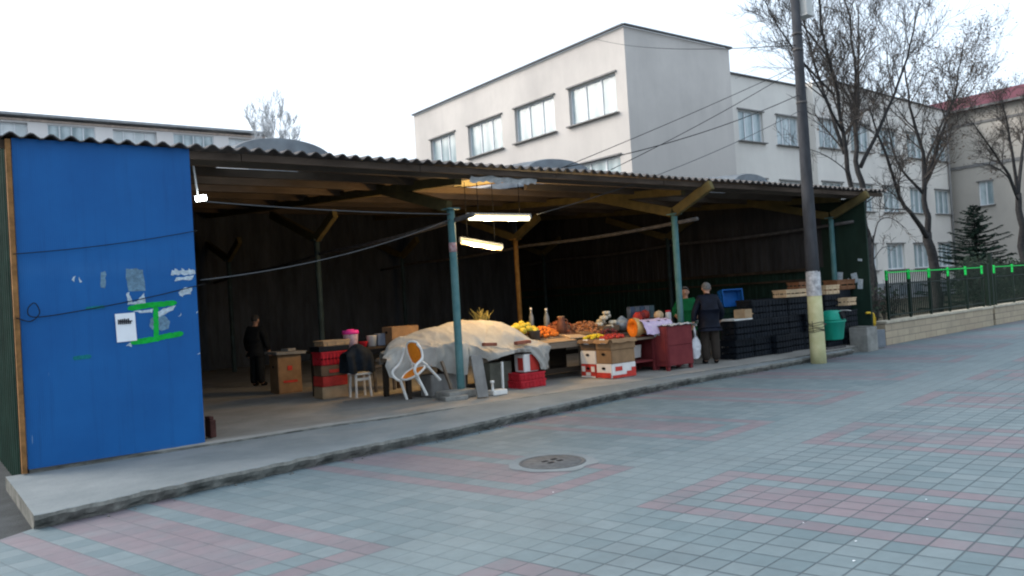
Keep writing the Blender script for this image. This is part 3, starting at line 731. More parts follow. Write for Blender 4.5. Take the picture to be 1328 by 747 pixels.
rb = thing('red_roof_building', 'beige plaster building with a red tiled roof beside the school wing', 'building', (63.3, 16, 0))
wl = MB(); RX = 63.3; hs_ = []; RW = []
for y1 in (26.0, 22.3, 17.6, 13.5):
    for z0 in (10.1, 6.3, 2.4):
        if y1 == 26.0 and z0 != 6.3: continue
        w_ = 1.0 if y1 == 26.0 else 1.9
        if y1 == 22.3: continue
        hs_.append((34-y1, 34-y1+w_, z0, z0+1.75)); RW.append((y1, z0, w_))
wall_with_holes(wl, (RX, 34, 0), (0, -1, 0), 32, 0, 13.4, hs_, .2)
wall_with_holes(wl, (RX, 2, 0), (1, 0, 0), 18, 0, 13.4, [], .2); wall_with_holes(wl, (RX+18, 2, 0), (0, 1, 0), 32, 0, 13.4, [], .2)
wl.build('wall', m_wallR, rb, fixn=False)
for y1, z0, w_ in RW: window(rb, (RX, y1, z0), (0, -1, 0), w_, 1.75, .18, 2, m_pane2)
mb = MB(); mb.add([(RX-.7, 1.3, 13.45), (RX-.7, 35, 13.45), (RX+9, 35, 16.3), (RX+9, 9, 16.3), (RX+18.7, 1.3, 13.45), (RX+18.7, 35, 13.45)], [[0, 1, 2, 3], [0, 3, 4], [3, 2, 5, 4], [0, 4, 5, 1], [1, 5, 2]])
mb.build('roof', m_redroof, rb)
mb = MB(); mb.bar((RX-.72, 1.3, 13.42), (RX-.72, 35, 13.42), .14, .16); mb.build('gutter', m_trim, rb)
mb = MB(); mb.box((RX-.03, 13, 9.3), (.1, 30, .22)); mb.box((RX-.03, 13, 12.4), (.1, 30, .16)); mb.build('string_course', m_sill, rb)

m_apane = curtain_glass('pale_loggia_glazing', (.50, .55, .56), (.70, .73, .74), 1.4)
ap = thing('apartment_block', 'long pale apartment block with flat roof far behind the blue panel', 'building', (10, 70, 0))
wl = MB(); ax0, ax1 = -16, 26.5
hs_ = []
for k in range(9):
    x = -13.5+k*4.6
    for z0 in (15.4, 12.3, 9.2): hs_.append((x-ax0, x-ax0+3.3, z0, z0+1.7))
wall_with_holes(wl, (ax0, 70, 0), (1, 0, 0), ax1-ax0, 0, 17.4, hs_, .9)
wall_with_holes(wl, (ax1, 70, 0), (0, 1, 0), 12, 0, 17.4, [], .2); wall_with_holes(wl, (ax0, 82, 0), (0, -1, 0), 12, 0, 17.4, [], .2)
wl.build('wall', m_wallA, ap, fixn=False)
mb = MB(); mb.box(((ax0+ax1)/2, 75.9, 17.62), (ax1-ax0+.9, 13, .18)); mb.build('roof', M('hazed_roof_edge', (.30, .31, .32), .8, .15), ap)  # dark roof edge lightened in colour for the haze
mb = MB(); mb.box(((ax0+ax1)/2, 69.93, 17.30), (ax1-ax0, .12, .16)); mb.build('cornice', M('hazed_terracotta_band', (.52, .42, .36), .9, .2), ap)  # terracotta paled in colour for the haze
for k, (s0, s1, z0, z1) in enumerate(hs_):
    if k % 3 == 0 or (k*7) % 5 < 3: window(ap, (ax0+s0, 70, z0), (1, 0, 0), s1-s0, z1-z0, .15 if k % 2 else .4, 4, m_pane2 if k % 2 else m_apane, sill=False)

# ------------------------------------------------------------------ trees and planting
def curve_pts(ctrl, n):
    """smooth polyline through control points (Catmull-Rom)"""
    P = [Vector(c) for c in ctrl]; P = [P[0]*2-P[1]]+P+[P[-1]*2-P[-2]]; out = []
    segs = len(P)-3
    for k in range(n+1):
        t = segs*k/n; i = min(int(t), segs-1); f = t-i; a, b, c, d = P[i:i+4]
        out.append(.5*((2*b)+(c-a)*f+(2*a-5*b+4*c-d)*f*f+(3*b-a-3*c+d)*f**3))
    return out
TW = .0046
class Tree:
    def __init__(s, seed): s.r = random.Random(seed); s.trunk = MB(); s.br = MB(); s.tips = []
    def limb(s, ctrl, r0, r1, n=14, seg=9, kids=0, klen=1.5, lv=2, mb=None, start=.35, upw=.35):
        pts = curve_pts(ctrl, n)
        pts = [p+Vector((nz(p.z*1.3, p.x), nz(p.z*1.1, p.x, 5), 0))*r0*.8 for p in pts]
        rad = [.78*(r0+(r1-r0)*k/n) for k in range(n+1)]
        (mb or s.trunk).tube(pts, rad, seg)
        for k in range(kids):
            t = start+(1-start)*(k+s.r.random())/kids; i = min(int(t*n), n-1); p = pts[i].lerp(pts[i+1], t*n-i)
            d = (pts[min(i+1, n)]-pts[max(i-1, 0)]).normalized()
            s.twig(p, s.dev(d, s.r.uniform(25, 65), upw), klen*s.r.uniform(.55, 1.15)*(1-.35*t), max(.006, rad[i]*.5), lv, upw)
        return pts
    def dev(s, d, ang, upw):
        o = d.orthogonal().normalized(); o.rotate(Matrix.Rotation(s.r.uniform(0, 6.283), 3, d))
        v = d*math.cos(R(ang))+o*math.sin(R(ang)); v.z += upw*.5; return v.normalized()
    def twig(s, p, d, L, r, lv, upw):
        n = 4 if lv > 0 else 3; pts = [Vector(p)]; q = Vector(p); dd = Vector(d)
        for k in range(n):
            dd = (dd+Vector((s.r.gauss(0, .16), s.r.gauss(0, .16), s.r.gauss(.03, .12)+upw*.08))).normalized(); q = q+dd*L/n; pts.append(q.copy())
        s.br.tube(pts, [max(TW, r*(1-.75*k/n)) for k in range(n+1)], 4 if lv > 1 else 3, cap=False)
        s.tips.append((pts[-1], dd))
        if lv <= 0: return
        m = {3: 7, 2: 9, 1: 7}[lv]
        for k in range(m):
            t = .2+.8*(k+s.r.random())/m; i = min(int(t*n), n-1); pp = pts[i].lerp(pts[i+1], t*n-i)
            d2 = (pts[i+1]-pts[i]).normalized()
            s.twig(pp, s.dev(d2, s.r.uniform(22, 60), upw), L*s.r.uniform(.35, .6), max(TW, r*.45), lv-1, upw)
    def done(s, root, leaves=0, leafbox=None, leafmat=None, size=.07):
        s.trunk.build('trunk', m_bark, root, fixn=False); s.br.build('branches', m_twig, root, fixn=False)
        if leaves:
            mb = MB(); tips = [t for t in s.tips if leafbox is None or leafbox(t[0])]
            for k in range(leaves):
                p, d = s.r.choice(tips); p = p+Vector((s.r.gauss(0, .09), s.r.gauss(0, .09), s.r.gauss(-.03, .09)))
                u = Vector((s.r.gauss(0, 1), s.r.gauss(0, 1), s.r.gauss(0, 1))).normalized(); v = u.orthogonal(); a = size*s.r.uniform(.5, 1.2)
                mb.add([p-u*a, p+v*a*.55, p+u*a, p-v*a*.55], [[0, 1, 2, 3]])
            mb.build('dry_leaves', leafmat or m_dryleaf, root, fixn=False)
# large tree of several stems right behind the shed end
root = thing('bare_tree', 'tallest bare tree, several dark stems rising behind the end of the shed', 'tree', (25.6, 14, 0), 'bare trees behind the fence')
T = Tree(11)
yy = 14.0
T.limb([(25.6, yy, 0), (25.6, yy, 1.5), (25.55, yy, 2.5), (25.5, yy, 3.2)], .21, .17, 10)
T.limb([(25.5, yy, 2.9), (25.0, yy, 3.7), (24.72, yy, 4.6), (24.3, yy-.1, 6.1), (23.9, yy-.2, 7.4), (23.3, yy-.3, 8.9), (22.8, yy-.4, 10.6)], .14, .03, 18, kids=17, klen=2.7, lv=2, upw=.5, start=.4)
T.limb([(25.5, yy, 2.9), (25.5, yy, 4.2), (25.4, yy+.1, 5.5), (25.65, yy+.2, 7.0), (25.8, yy+.2, 8.6), (25.7, yy+.3, 11.0)], .15, .03, 18, kids=17, klen=2.7, lv=2, upw=.5, start=.4)
T.limb([(24.45, yy, 5.6), (24.6, yy+.5, 7.2), (24.5, yy+.9, 9.0), (24.2, yy+1.1, 11.2)], .085, .025, 14, kids=14, klen=2.5, lv=2, upw=.5)
T.limb([(25.45, yy, 5.2), (26.3, yy-.4, 6.8), (27.3, yy-.7, 8.6), (28.4, yy-.9, 10.9)], .09, .025, 14, kids=14, klen=2.6, lv=2, upw=.5)
T.limb([(25.7, yy+.2, 7.0), (26.6, yy+.5, 8.6), (27.2, yy+.7, 11.0)], .07, .025, 12, kids=12, klen=2.5, lv=2, upw=.5)
T.limb([(24.2, yy-.1, 6.3), (23.0, yy-.3, 7.2), (21.6, yy-.5, 8.1), (20.2, yy-.4, 9.4)], .05, .012, 12, kids=10, klen=1.5, lv=2, upw=.4)
T.limb([(23.9, yy-.1, 7.4), (22.6, yy+.4, 8.8), (21.2, yy+.6, 10.6)], .05, .014, 10, kids=11, klen=1.6, lv=2, upw=.5)
T.limb([(23.5, yy-.3, 8.4), (22.2, yy, 9.8), (21.6, yy, 11.4)], .04, .012, 10, kids=9, klen=1.5, lv=2, upw=.5)
T.limb([(24.8, yy, 4.4), (23.6, yy-.5, 4.9), (21.8, yy-.8, 5.3), (20.0, yy-.9, 5.4)], .03, .008, 10, kids=9, klen=1.2, lv=1, upw=.15)
T.limb([(25.5, yy, 4.0), (26.9, yy-.4, 4.7), (28.4, yy-.7, 4.8)], .03, .008, 8, kids=7, klen=1.0, lv=1, upw=.2)
T.done(root, 2000, size=.05, leafbox= lambda p: p.z > 6.3 and p.x > 23.4)
root = thing('bare_tree', 'forked bare tree with a thick trunk standing in front of the school wing', 'tree', (30.1, 14, 0), 'bare trees behind the fence')
T = Tree(5)
T.limb([(30.15, yy, 0), (30.0, yy, 1.2), (29.9, yy, 2.1), (29.75, yy, 3.05)], .25, .20, 10, seg=12)
T.limb([(29.75, yy, 2.85), (28.7, yy-.1, 3.45), (27.5, yy-.2, 4.25), (26.4, yy-.2, 6.0), (25.6, yy-.3, 7.2)], .13, .025, 14, kids=12, klen=1.5, lv=2)
T.limb([(29.75, yy, 2.85), (29.6, yy, 4.0), (29.55, yy, 4.8), (29.65, yy, 6.2), (29.3, yy+.2, 7.6), (29.6, yy+.3, 9.2)], .15, .03, 16, kids=14, klen=2.3, lv=2)
T.limb([(29.6, yy, 4.7), (30.3, yy-.3, 6.2), (31.4, yy-.5, 8.2), (32.4, yy-.6, 10.4)], .09, .02, 14, kids=13, klen=2.3, lv=2)
T.limb([(29.65, yy, 5.0), (31.0, yy+.3, 6.2), (33.2, yy+.5, 8.0), (35.3, yy+.5, 9.6)], .08, .02, 14, kids=13, klen=2.2, lv=2)
T.limb([(29.6, yy, 4.4), (28.6, yy+.4, 5.6), (28.3, yy+.6, 7.6)], .07, .02, 10, kids=9, klen=1.3, lv=2)
T.done(root, 3600, size=.05, leafbox= lambda p: p.z > 5.2 and p.x > 28.2)
root = thing('bare_tree', 'spreading bare tree with a thin crown near the red tiled roof', 'tree', (35.2, 13, 0), 'bare trees behind the fence')
T = Tree(23); yy = 13.0
T.limb([(35.25, yy, 0), (35.2, yy, 2.1), (35.15, yy, 3.4), (35.15, yy, 4.5)], .19, .14, 10)
T.limb([(35.15, yy, 4.4), (34.2, yy, 5.3), (33.2, yy, 6.0), (30.8, yy-.2, 7.0)], .09, .02, 14, kids=12, klen=1.4, lv=2, upw=.25)
T.limb([(35.15, yy, 4.4), (34.8, yy, 6.6), (34.3, yy, 8.2)], .09, .02, 12, kids=10, klen=1.4, lv=2)
T.limb([(35.15, yy, 4.5), (36.2, yy, 6.8), (37.6, yy, 8.2)], .10, .02, 12, kids=10, klen=1.4, lv=2)
T.limb([(35.15, yy, 4.2), (33.2, yy-.4, 5.0), (31.3, yy-.6, 5.3), (29.8, yy-.6, 5.3)], .05, .012, 12, kids=9, klen=1.1, lv=1, upw=.15)
T.done(root, 500, size=.05, leafbox= lambda p: p.z > 4.5)
root = thing('sapling', 'thin bare sapling arching beside the green end panel', 'tree', (21.3, 11.6, 0))
T = Tree(8); yy = 11.6
T.limb([(21.32, yy, 0), (21.35, yy, 1.0), (21.35, yy, 2.0), (21.45, yy, 2.7)], .05, .035, 10, seg=7)
T.limb([(21.45, yy, 2.6), (21.8, yy, 3.1), (22.5, yy, 3.2), (23.3, yy, 2.9)], .03, .008, 10, seg=6, kids=8, klen=.8, lv=1, upw=.05)
T.limb([(21.4, yy, 2.5), (21.2, yy, 2.9), (20.8, yy, 3.1), (20.5, yy, 3.7)], .03, .008, 10, seg=6, kids=7, klen=.8, lv=1, upw=.2)
T.limb([(21.35, yy, 2.0), (21.9, yy, 2.35), (22.6, yy, 2.4)], .02, .007, 8, seg=5, kids=5, klen=.6, lv=1, upw=.1)
T.done(root)
root = thing('distant_tree', 'faint bare poplar tops far beyond the shed roof beside the apartment block', 'tree', (24.2, 62, 0))
T = Tree(3); 
TW = .011
for x, h in ((22.6, 16.2), (23.4, 17.3), (24.2, 17.9), (24.9, 17.6), (25.6, 16.6)): T.limb([(24.2, 62, 8), ((24.2+x)/2, 62, 11.5), (x, 62, h)], .10, .02, 10, seg=5, kids=16, klen=2.2, lv=2, upw=.9, start=.4)
T.limb([(24.2, 62, 0), (24.2, 62, 8.1)], .3, .2, 4, seg=6)
T.trunk.build('trunk', m_fartwig, root, fixn=False); T.br.build('branches', m_fartwig, root, fixn=False); TW = .0046
def spruce(x, y, h, wd):
    root = thing('spruce_tree', 'small dark spruce tree behind the green fence', 'tree', (x, y, 0))
    MB().tube([(x, y, 0), (x+.03, y, h*.5), (x, y, h)], [.09, .06, .012], 7).build('trunk', m_bark, root)
    mb = MB(); rnd = random.Random(4)
    n = 190
    for k in range(n):
        t = (k+.5)/n; z = .35+(h-.4)*t; L = wd*(1-t)**.8*rnd.uniform(.35, 1.2)+.08; a = k*2.399+rnd.uniform(-.7, .7)
        dr = -.25+.6*t+rnd.uniform(-.2, .25); p = Vector((x, y, z)); d = Vector((math.cos(a), math.sin(a), dr*.6)).normalized()
        m = max(4, int(L/.07)); side = Vector((-math.sin(a), math.cos(a), 0))
        for q in range(m):
            f = (q+1)/m; c = p+d*L*f+Vector((0, 0, -.16*L*f*(1-f)+.07*L*f*f)); wv = .19*(1-f*.7)*min(1, L)+.05
            for sg in (-1, 1):
                for rep in range(4):
                    e = c+side*sg*wv*rnd.uniform(.6, 1.2)+d*.10*rnd.uniform(.3, 1.3)+Vector((0, 0, rnd.uniform(-.09, .02)))
                    nn = Vector((rnd.gauss(0, .3), rnd.gauss(0, .3), 1)).cross(e-c).normalized()*.032
                    mb.add([c-nn, e, c+nn, c-d*.05], [[0, 1, 2, 3]])
    mb.build('crown', m_needle, root, fixn=False)
spruce(35.9, 15, 4.35, 2.3)
def shrub(x, y, h, rx, label, seed, leaves, mat=m_bush, lv=2):
    root = thing('shrub', label, 'shrub', (x, y, 0), 'shrubs behind the fence'); T = Tree(seed)
    for k in range(7):
        a = T.r.uniform(0, 6.28); r = rx*T.r.uniform(.2, .8)
        T.limb([(x+.05*math.cos(a), y+.05*math.sin(a), 0), (x+r*.5*math.cos(a), y+r*.5*math.sin(a), h*.45), (x+r*math.cos(a), y+r*math.sin(a), h*T.r.uniform(.7, .95))], .018, .006, 6, seg=5, kids=5, klen=h*.5, lv=1, upw=.3, start=.25)
    T.trunk.build('stems', m_bark, root, fixn=False); T.br.build('branches', m_twig, root, fixn=False)
    mb = MB()
    for k in range(leaves):
        p, d = T.r.choice(T.tips); p = p+Vector((T.r.gauss(0, .13), T.r.gauss(0, .13), T.r.gauss(-.05, .13)))
        if p.z < .05: continue
        u = Vector((T.r.gauss(0, 1), T.r.gauss(0, 1), T.r.gauss(0, .6))).normalized(); v = u.orthogonal(); a = T.r.uniform(.03, .075)
        mb.add([p-u*a, p+v*a*.6, p+u*a, p-v*a*.6], [[0, 1, 2, 3]])
    mb.build('leaves', mat, root, fixn=False)
shrub(19.4, 10.9, 1.25, .45, 'low sparse shrub behind the first fence bay beside the downpipe', 31, 120)
shrub(21.6, 11.4, 1.2, .55, 'small dark shrub behind the fence under the sapling', 32, 120)
shrub(28.4, 12.0, 1.5, .8, 'bushy dark shrub behind the fence before the spruce', 34, 1200)
shrub(30.2, 12.4, 1.5, .9, 'dense dark shrub by the gate post, under the spruce', 35, 2600)
shrub(33.4, 12.8, 1.6, .9, 'dense dark shrub beyond the gate post, below the spreading tree', 36, 2400)

# ------------------------------------------------------------------ garden wall and fence
FY = lambda x: 9.50+.068*(x-17.8)
def garden_wall(xa, xb, label, h=.54):
    root = thing('garden_wall', label, 'wall', (xa, FY(xa), 0))
    mb = MB(); n = max(2, int((xb-xa)/.9))
    ang = math.atan(.068); L = (xb-xa)/math.cos(ang)
    mb.box((xa+(xb-xa)/2, FY((xa+xb)/2), h/2-.03), (L, .26, h-.06), (0, 0, ang)); mb.build('stonework', m_stone, root)
    mb = MB()
    for k in range(n):
        a = xa+(xb-xa)*k/n+.006; b = xa+(xb-xa)*(k+1)/n-.006; c = (a+b)/2
        mb.box((c, FY(c), h-.025+.006*nz(k*3.1)), ((b-a)/math.cos(ang), .32, .06), (0, .006*nz(k*5.), ang), bev=.012)
    mb.build('coping', M('pale_stone_coping', (.42, .38, .30), .9, .2, 3), root)
garden_wall(17.55, 24.26, 'low beige stone wall carrying the green fence')
garden_wall(24.42, 44, 'low beige stone wall continuing beyond the gate post')
def fence(xa, xb, label, nb, z0=.53, z1=1.66):
    root = thing('metal_fence', label, 'fence', (xa, FY(xa), z0), 'green metal fencing')
    for k in range(nb+1):
        x = xa+(xb-xa)*k/nb
        mb = MB(); mb.bar((x, FY(x), z0), (x, FY(x), z1-.2), .048, .04); mb.build('post', m_fence, root)
        up0 = (k == 0 and xa < 18) 
        mb = MB(); n = 8
        mb.bar((x, FY(x), z1-.2), (x, FY(x), z1+.03), .05, .042); mb.build('painted_post_top', m_fence if up0 else m_neon, root)
    mb = MB(); mb.bar((xa, FY(xa), z1-.02), (xb, FY(xb), z1-.02), .026, .028); mb.build('top_rail', m_neon, root)
    mb = MB(); mb.bar((xa, FY(xa), z1-.30), (xb, FY(xb), z1-.30), .025, .025); mb.bar((xa, FY(xa), z0+.12), (xb, FY(xb), z0+.12), .03, .03); mb.build('rail', m_fence, root)
    for k in range(nb):
        a = xa+(xb-xa)*k/nb; b = xa+(xb-xa)*(k+1)/nb; m = int((b-a)/.105); mb = MB()
        for q in range(1, m): x = a+(b-a)*q/m; mb.bar((x, FY(x), z0+.05), (x, FY(x), z1+.02), .016, .016)
        mb.build('picket_panel', m_fence, root)
fence(18.05, 24.0, 'green fence with bright painted rail on the low wall beside the shed', 5)
fence(24.95, 43, 'green fence continuing beyond the dark gate posts', 12)
gp_ = thing('gate_post', 'tall dark green gate post at the end of the first wall', 'gate post', (24.35, FY(24.35), 0), 'gate posts in the fence')
mb = MB(); mb.bar((24.35, FY(24.35), 0), (24.35, FY(24.35), 1.72), .09, .09); mb.build('shaft', m_fence, gp_)
mb = MB(); mb.box((24.35, FY(24.35), 1.73), (.11, .11, .025)); mb.build('cap', m_fence, gp_)
g2 = dup(gp_, (24.68, FY(24.68), .3), 'shorter dark green gate post behind the first, at the start of the far wall')

# downpipe, gas pipe, meter box, concrete block at the shed end
cb_ = thing('concrete_block', 'grey concrete block under the green end panel', 'block', (16.1, 9.15, 0))
mb = MB(); mb.box((16.20, 9.12, .25), (.44, .40, .52), (0, 0, .04), bev=.02); mb.build('block', m_concblk, cb_)
mb = MB(); mb.box((16.20, 9.12, .515), (.38, .34, .02), (0, 0, .04)); mb.build('mortar_cap', m_concedge, cb_)
mbx = thing('meter_box', 'small grey metal meter box beside the concrete block', 'meter box', (16.8, 9.3, 0))
mb = MB(); mb.box((16.83, 9.25, .21), (.48, .30, .38), bev=.015); mb.build('cabinet', m_meterbox, mbx)
mb = MB(); mb.box((16.83, 9.095, .21), (.40, .012, .30), bev=.003); mb.build('door', m_meterbox, mbx)
dp = thing('downpipe', 'dark downpipe standing at the shed corner', 'pipe', (17.2, 9.55, 0))
mb = MB(); mb.tube([(17.2, 9.55, .05), (17.2, 9.55, 1.9), (17.15, 9.55, 3.2)], .05, 10); mb.build('pipe', m_fence, dp)
mb = MB(); [mb.tube([(17.2, 9.55, z), (17.2, 9.55, z+.04)], .062, 10) for z in (.7, 1.6, 2.6)]; mb.build('clamp', m_fence, dp)
yp = thing('gas_pipe', 'short bent yellow gas pipe with a valve above the meter box', 'gas pipe', (17.05, 9.35, .4))
mb = MB(); mb.tube(curve_pts([(16.95, 9.28, .36), (16.95, 9.28, .60), (16.98, 9.3, .74), (16.80, 9.3, .78), (16.72, 9.32, .78)], 20), .026, 8); mb.build('pipe', m_yellowpipe, yp)
mb = MB(); mb.tube([(16.95, 9.25, .55), (16.95, 9.33, .55)], .045, 10); mb.bar((16.95, 9.24, .55), (16.95, 9.24, .68), .02, .012); mb.build('valve', m_yellowpipe, yp)

# ------------------------------------------------------------------ utility pole, wires, bin
pole = thing('utility_pole', 'tall concrete utility pole painted pale yellow at its foot', 'pole', (13.68, 8.62, 0))
px_, py_ = 13.68, 8.62
mb = MB(); mb.lathe([(.145, -.05), (.14, .3), (.135, .9), (.13, 1.30)], (px_, py_, 0), 20); mb.build('painted_foot', m_poleyellow, pole)
mb = MB(); mb.lathe([(.129, 1.30), (.118, 2.2), (.092, 5.0), (.068, 8.4)], (px_, py_, 0), 20); mb.build('shaft', m_poledark, pole)
mb = MB(); mb.grid(lambda u, v: (px_+(.134-.004*v+.004*nz(u*20, v*12))*math.cos(2*math.pi*u), py_+(.134-.004*v+.004*nz(u*20, v*12))*math.sin(2*math.pi*u), 1.27+(.46+.05*nz(u*14, 3))*v), 40, 10); mb.build('paper_layers', m_polepaper, pole)
mb = MB()
for z in (.62, .65, .69, .73, .76, .60): mb.tube([(px_+.140*math.cos(a), py_+.140*math.sin(a), z+.015*math.sin(a*2+z*40)) for a in [k*2*math.pi/20 for k in range(20)]], .0055, 5, closed=True)
mb.tube([(px_-.14, py_-.02, .6), (px_-.145, py_-.01, .8)], .005, 5); mb.build('binding_wire', m_cable, pole)
lh = MB(); lh.box((px_+.18, py_-.08, 6.80), (.22, .22, .42), bev=.03); lh.box((px_+.18, py_-.08, 6.57), (.25, .25, .04)); lh.build('lamp_box', m_lamp_body, pole)
mb = MB(); mb.bar((px_, py_, 6.9), (px_+.1, py_-.05, 6.9), .05, .05); mb.tube([(px_+.1, py_, z) for z in (5.2, 5.6, 6.0, 6.5)], .04, 6); mb.build('bracket', m_poledark, pole)
for z in (4.9, 5.9, 6.2): MB().tube([(px_, py_, z), (px_, py_, z+.04)], .099, 14).build('clamp', m_rustgrey, pole)
def wire(label, p, q, sag, r=.009, mat=m_cable, nm='overhead_wire', cat='wire', group='wires from the utility pole', via=None):
    p, q = Vector(p), Vector(q); n = 30; mb = MB()
    pts = [p.lerp(q, k/n)+Vector((0, 0, -sag*4*(k/n)*(1-k/n))) for k in range(n+1)] if via is None else curve_pts([p]+[Vector(v) for v in via]+[q], 60)
    mb.tube(pts, r, 5); return tag(mb.build(nm, mat, loc=p), label, cat, group)
wire('overhead wire running from the pole to the top corner of the school block', (px_-.1, py_, 6.0), (27.0, 27.9, 13.85), .25)
wire('thin overhead wire from the pole clamp to the roof edge nearest the tubes, steepest', (px_-.1, py_, 5.6), (8.1, 9.22, 3.50), .03, .006)
wire('overhead wire from the pole to the shed eave beside the middle rooflight', (px_-.1, py_, 5.55), (9.12, 9.2, 3.52), .05, .0065)
wire('sagging overhead wire between the pole and the eave, lower than its neighbours', (px_-.1, py_, 5.05), (8.14, 9.2, 3.51), .13, .008)
wire('pale lamp wire from the pole down to the upper fluorescent tube', (px_-.1, py_, 4.75), (8.28, 10.1, 2.9), .14, .007, m_palecable)
wire('dark cable slung high across the blue panel', (.9, 9.24, 2.29), (2.68, 9.24, 2.53), .03, .0045, nm='slung_cable', cat='cable', group='cables across the blue panel')
wire('loose dark cable with a coil slung low across the blue panel', (.9, 9.24, 1.66), (2.72, 9.24, 1.93), .04, .0055, nm='slung_cable', cat='cable', group='cables across the blue panel',
     via=[(1.02, 9.235, 1.62), (1.10, 9.235, 1.70), (1.06, 9.23, 1.80), (1.0, 9.23, 1.74), (1.05, 9.235, 1.66), (1.4, 9.24, 1.69), (2.1, 9.24, 1.80)])
wire('pale cable strung from the floodlight to the first teal post', (2.85, 9.55, 2.90), (6.5, 9.95, 2.86), .03, .008, m_palecable, nm='slung_cable', cat='cable', group='cables inside the shed')
wire('grey cable sagging from the blue panel to the first teal post', (2.72, 9.4, 1.98), (6.5, 9.95, 2.78), .12, .007, m_palecable, nm='slung_cable', cat='cable', group='cables inside the shed')

bn = thing('litter_bin', 'green plastic litter bin with a hooded lid hung on the pole', 'litter bin', (14.28, 8.60, .42))
def bin_shape():
    c = (14.20, 8.60)
    def ring(z, a, b, n=28, p=.62):
        out = []; a *= .84; b *= .84
        for k in range(n):
            t = 2*math.pi*k/n; ct, st_ = math.cos(t), math.sin(t)
            out.append((c[0]+a*math.copysign(abs(ct)**p, ct), c[1]+b*math.copysign(abs(st_)**p, st_), z))
        return out
    def loft(rs, mb):
        n = len(rs[0]); vs = [v for r in rs for v in r]
        mb.add(vs, [[i*n+k, i*n+(k+1) % n, (i+1)*n+(k+1) % n, (i+1)*n+k] for i in range(len(rs)-1) for k in range(n)]+[list(range(n))[::-1], [(len(rs)-1)*n+k for k in range(n)]], 0, True); return mb
    loft([ring(.40, .19, .15), ring(.405, .215, .165), ring(.43, .23, .175), ring(.72, .285, .215), ring(.735, .305, .235), ring(.765, .31, .24), ring(.77, .29, .22)], MB()).build('tub', m_bin, bn)
    loft([ring(.772, .30, .23), ring(.80, .295, .225), ring(.89, .27, .205), ring(.945, .21, .16), ring(.965, .12, .10)], MB()).build('hood', m_bin, bn)
    mb = MB(); cx_, cy_ = c[0]+.17, c[1]-.19
    mt = Matrix.Translation((c[0]+.085, c[1]-.168, .868)) @ Matrix.Rotation(R(14), 4, 'Z') @ Matrix.Rotation(R(72), 4, 'X')
    n = 22; poly = [(.125*math.copysign(abs(math.cos(t))**.5, math.cos(t)), .085*math.copysign(abs(math.sin(t))**.5, math.sin(t))) for t in [2*math.pi*k/n for k in range(n)]]
    mb.add([mt @ Vector((a*.9, b*.9, .012)) for a, b in poly]+[mt @ Vector((a, b, -.08)) for a, b in poly], [list(range(n)), list(range(n, 2*n))]+[[k, (k+1) % n, n+(k+1) % n, n+k] for k in range(n)])
    mb.build('opening', m_black, bn)
    mb = MB(); mb.bar((13.80, 8.62, .72), (14.05, 8.6, .72), .05, .03); mb.build('bracket', m_rustgrey, bn)
bin_shape()

# ------------------------------------------------------------------ people
def skin_mesh(name, joints, edges, mat, parent, sub=2, M4=Matrix.Identity(4)):
    """joints: name -> (x, y, z, r); one continuous surface grown round the skeleton"""
    names = list(joints); idx = {n: i for i, n in enumerate(names)}
    me = bpy.data.meshes.new(name+'_cage'); me.from_pydata([joints[n][:3] for n in names], [(idx[a], idx[b]) for a, b in edges], [])
    o = bpy.data.objects.new(name+'_cage', me); C.objects.link(o)
    o.modifiers.new('skin', 'SKIN'); sv = me.skin_vertices[0].data
    for n in names:
        j = joints[n]; r = j[3]; sv[idx[n]].radius = r if isinstance(r, tuple) else (r, r)
    sv[0].use_root = True
    sb = o.modifiers.new('sub', 'SUBSURF'); sb.levels = sub; sb.render_levels = sub
    dg = bpy.context.evaluated_depsgraph_get(); dg.update()
    new = bpy.data.meshes.new_from_object(o.evaluated_get(dg)); bpy.data.objects.remove(o); new.name = name
    new.transform(M4); new.materials.clear(); new.materials.append(mat)
    for p in new.polygons: p.use_smooth = True; p.material_index = 0
    ob = bpy.data.objects.new(name, new); C.objects.link(ob); ob.parent = parent; return ob
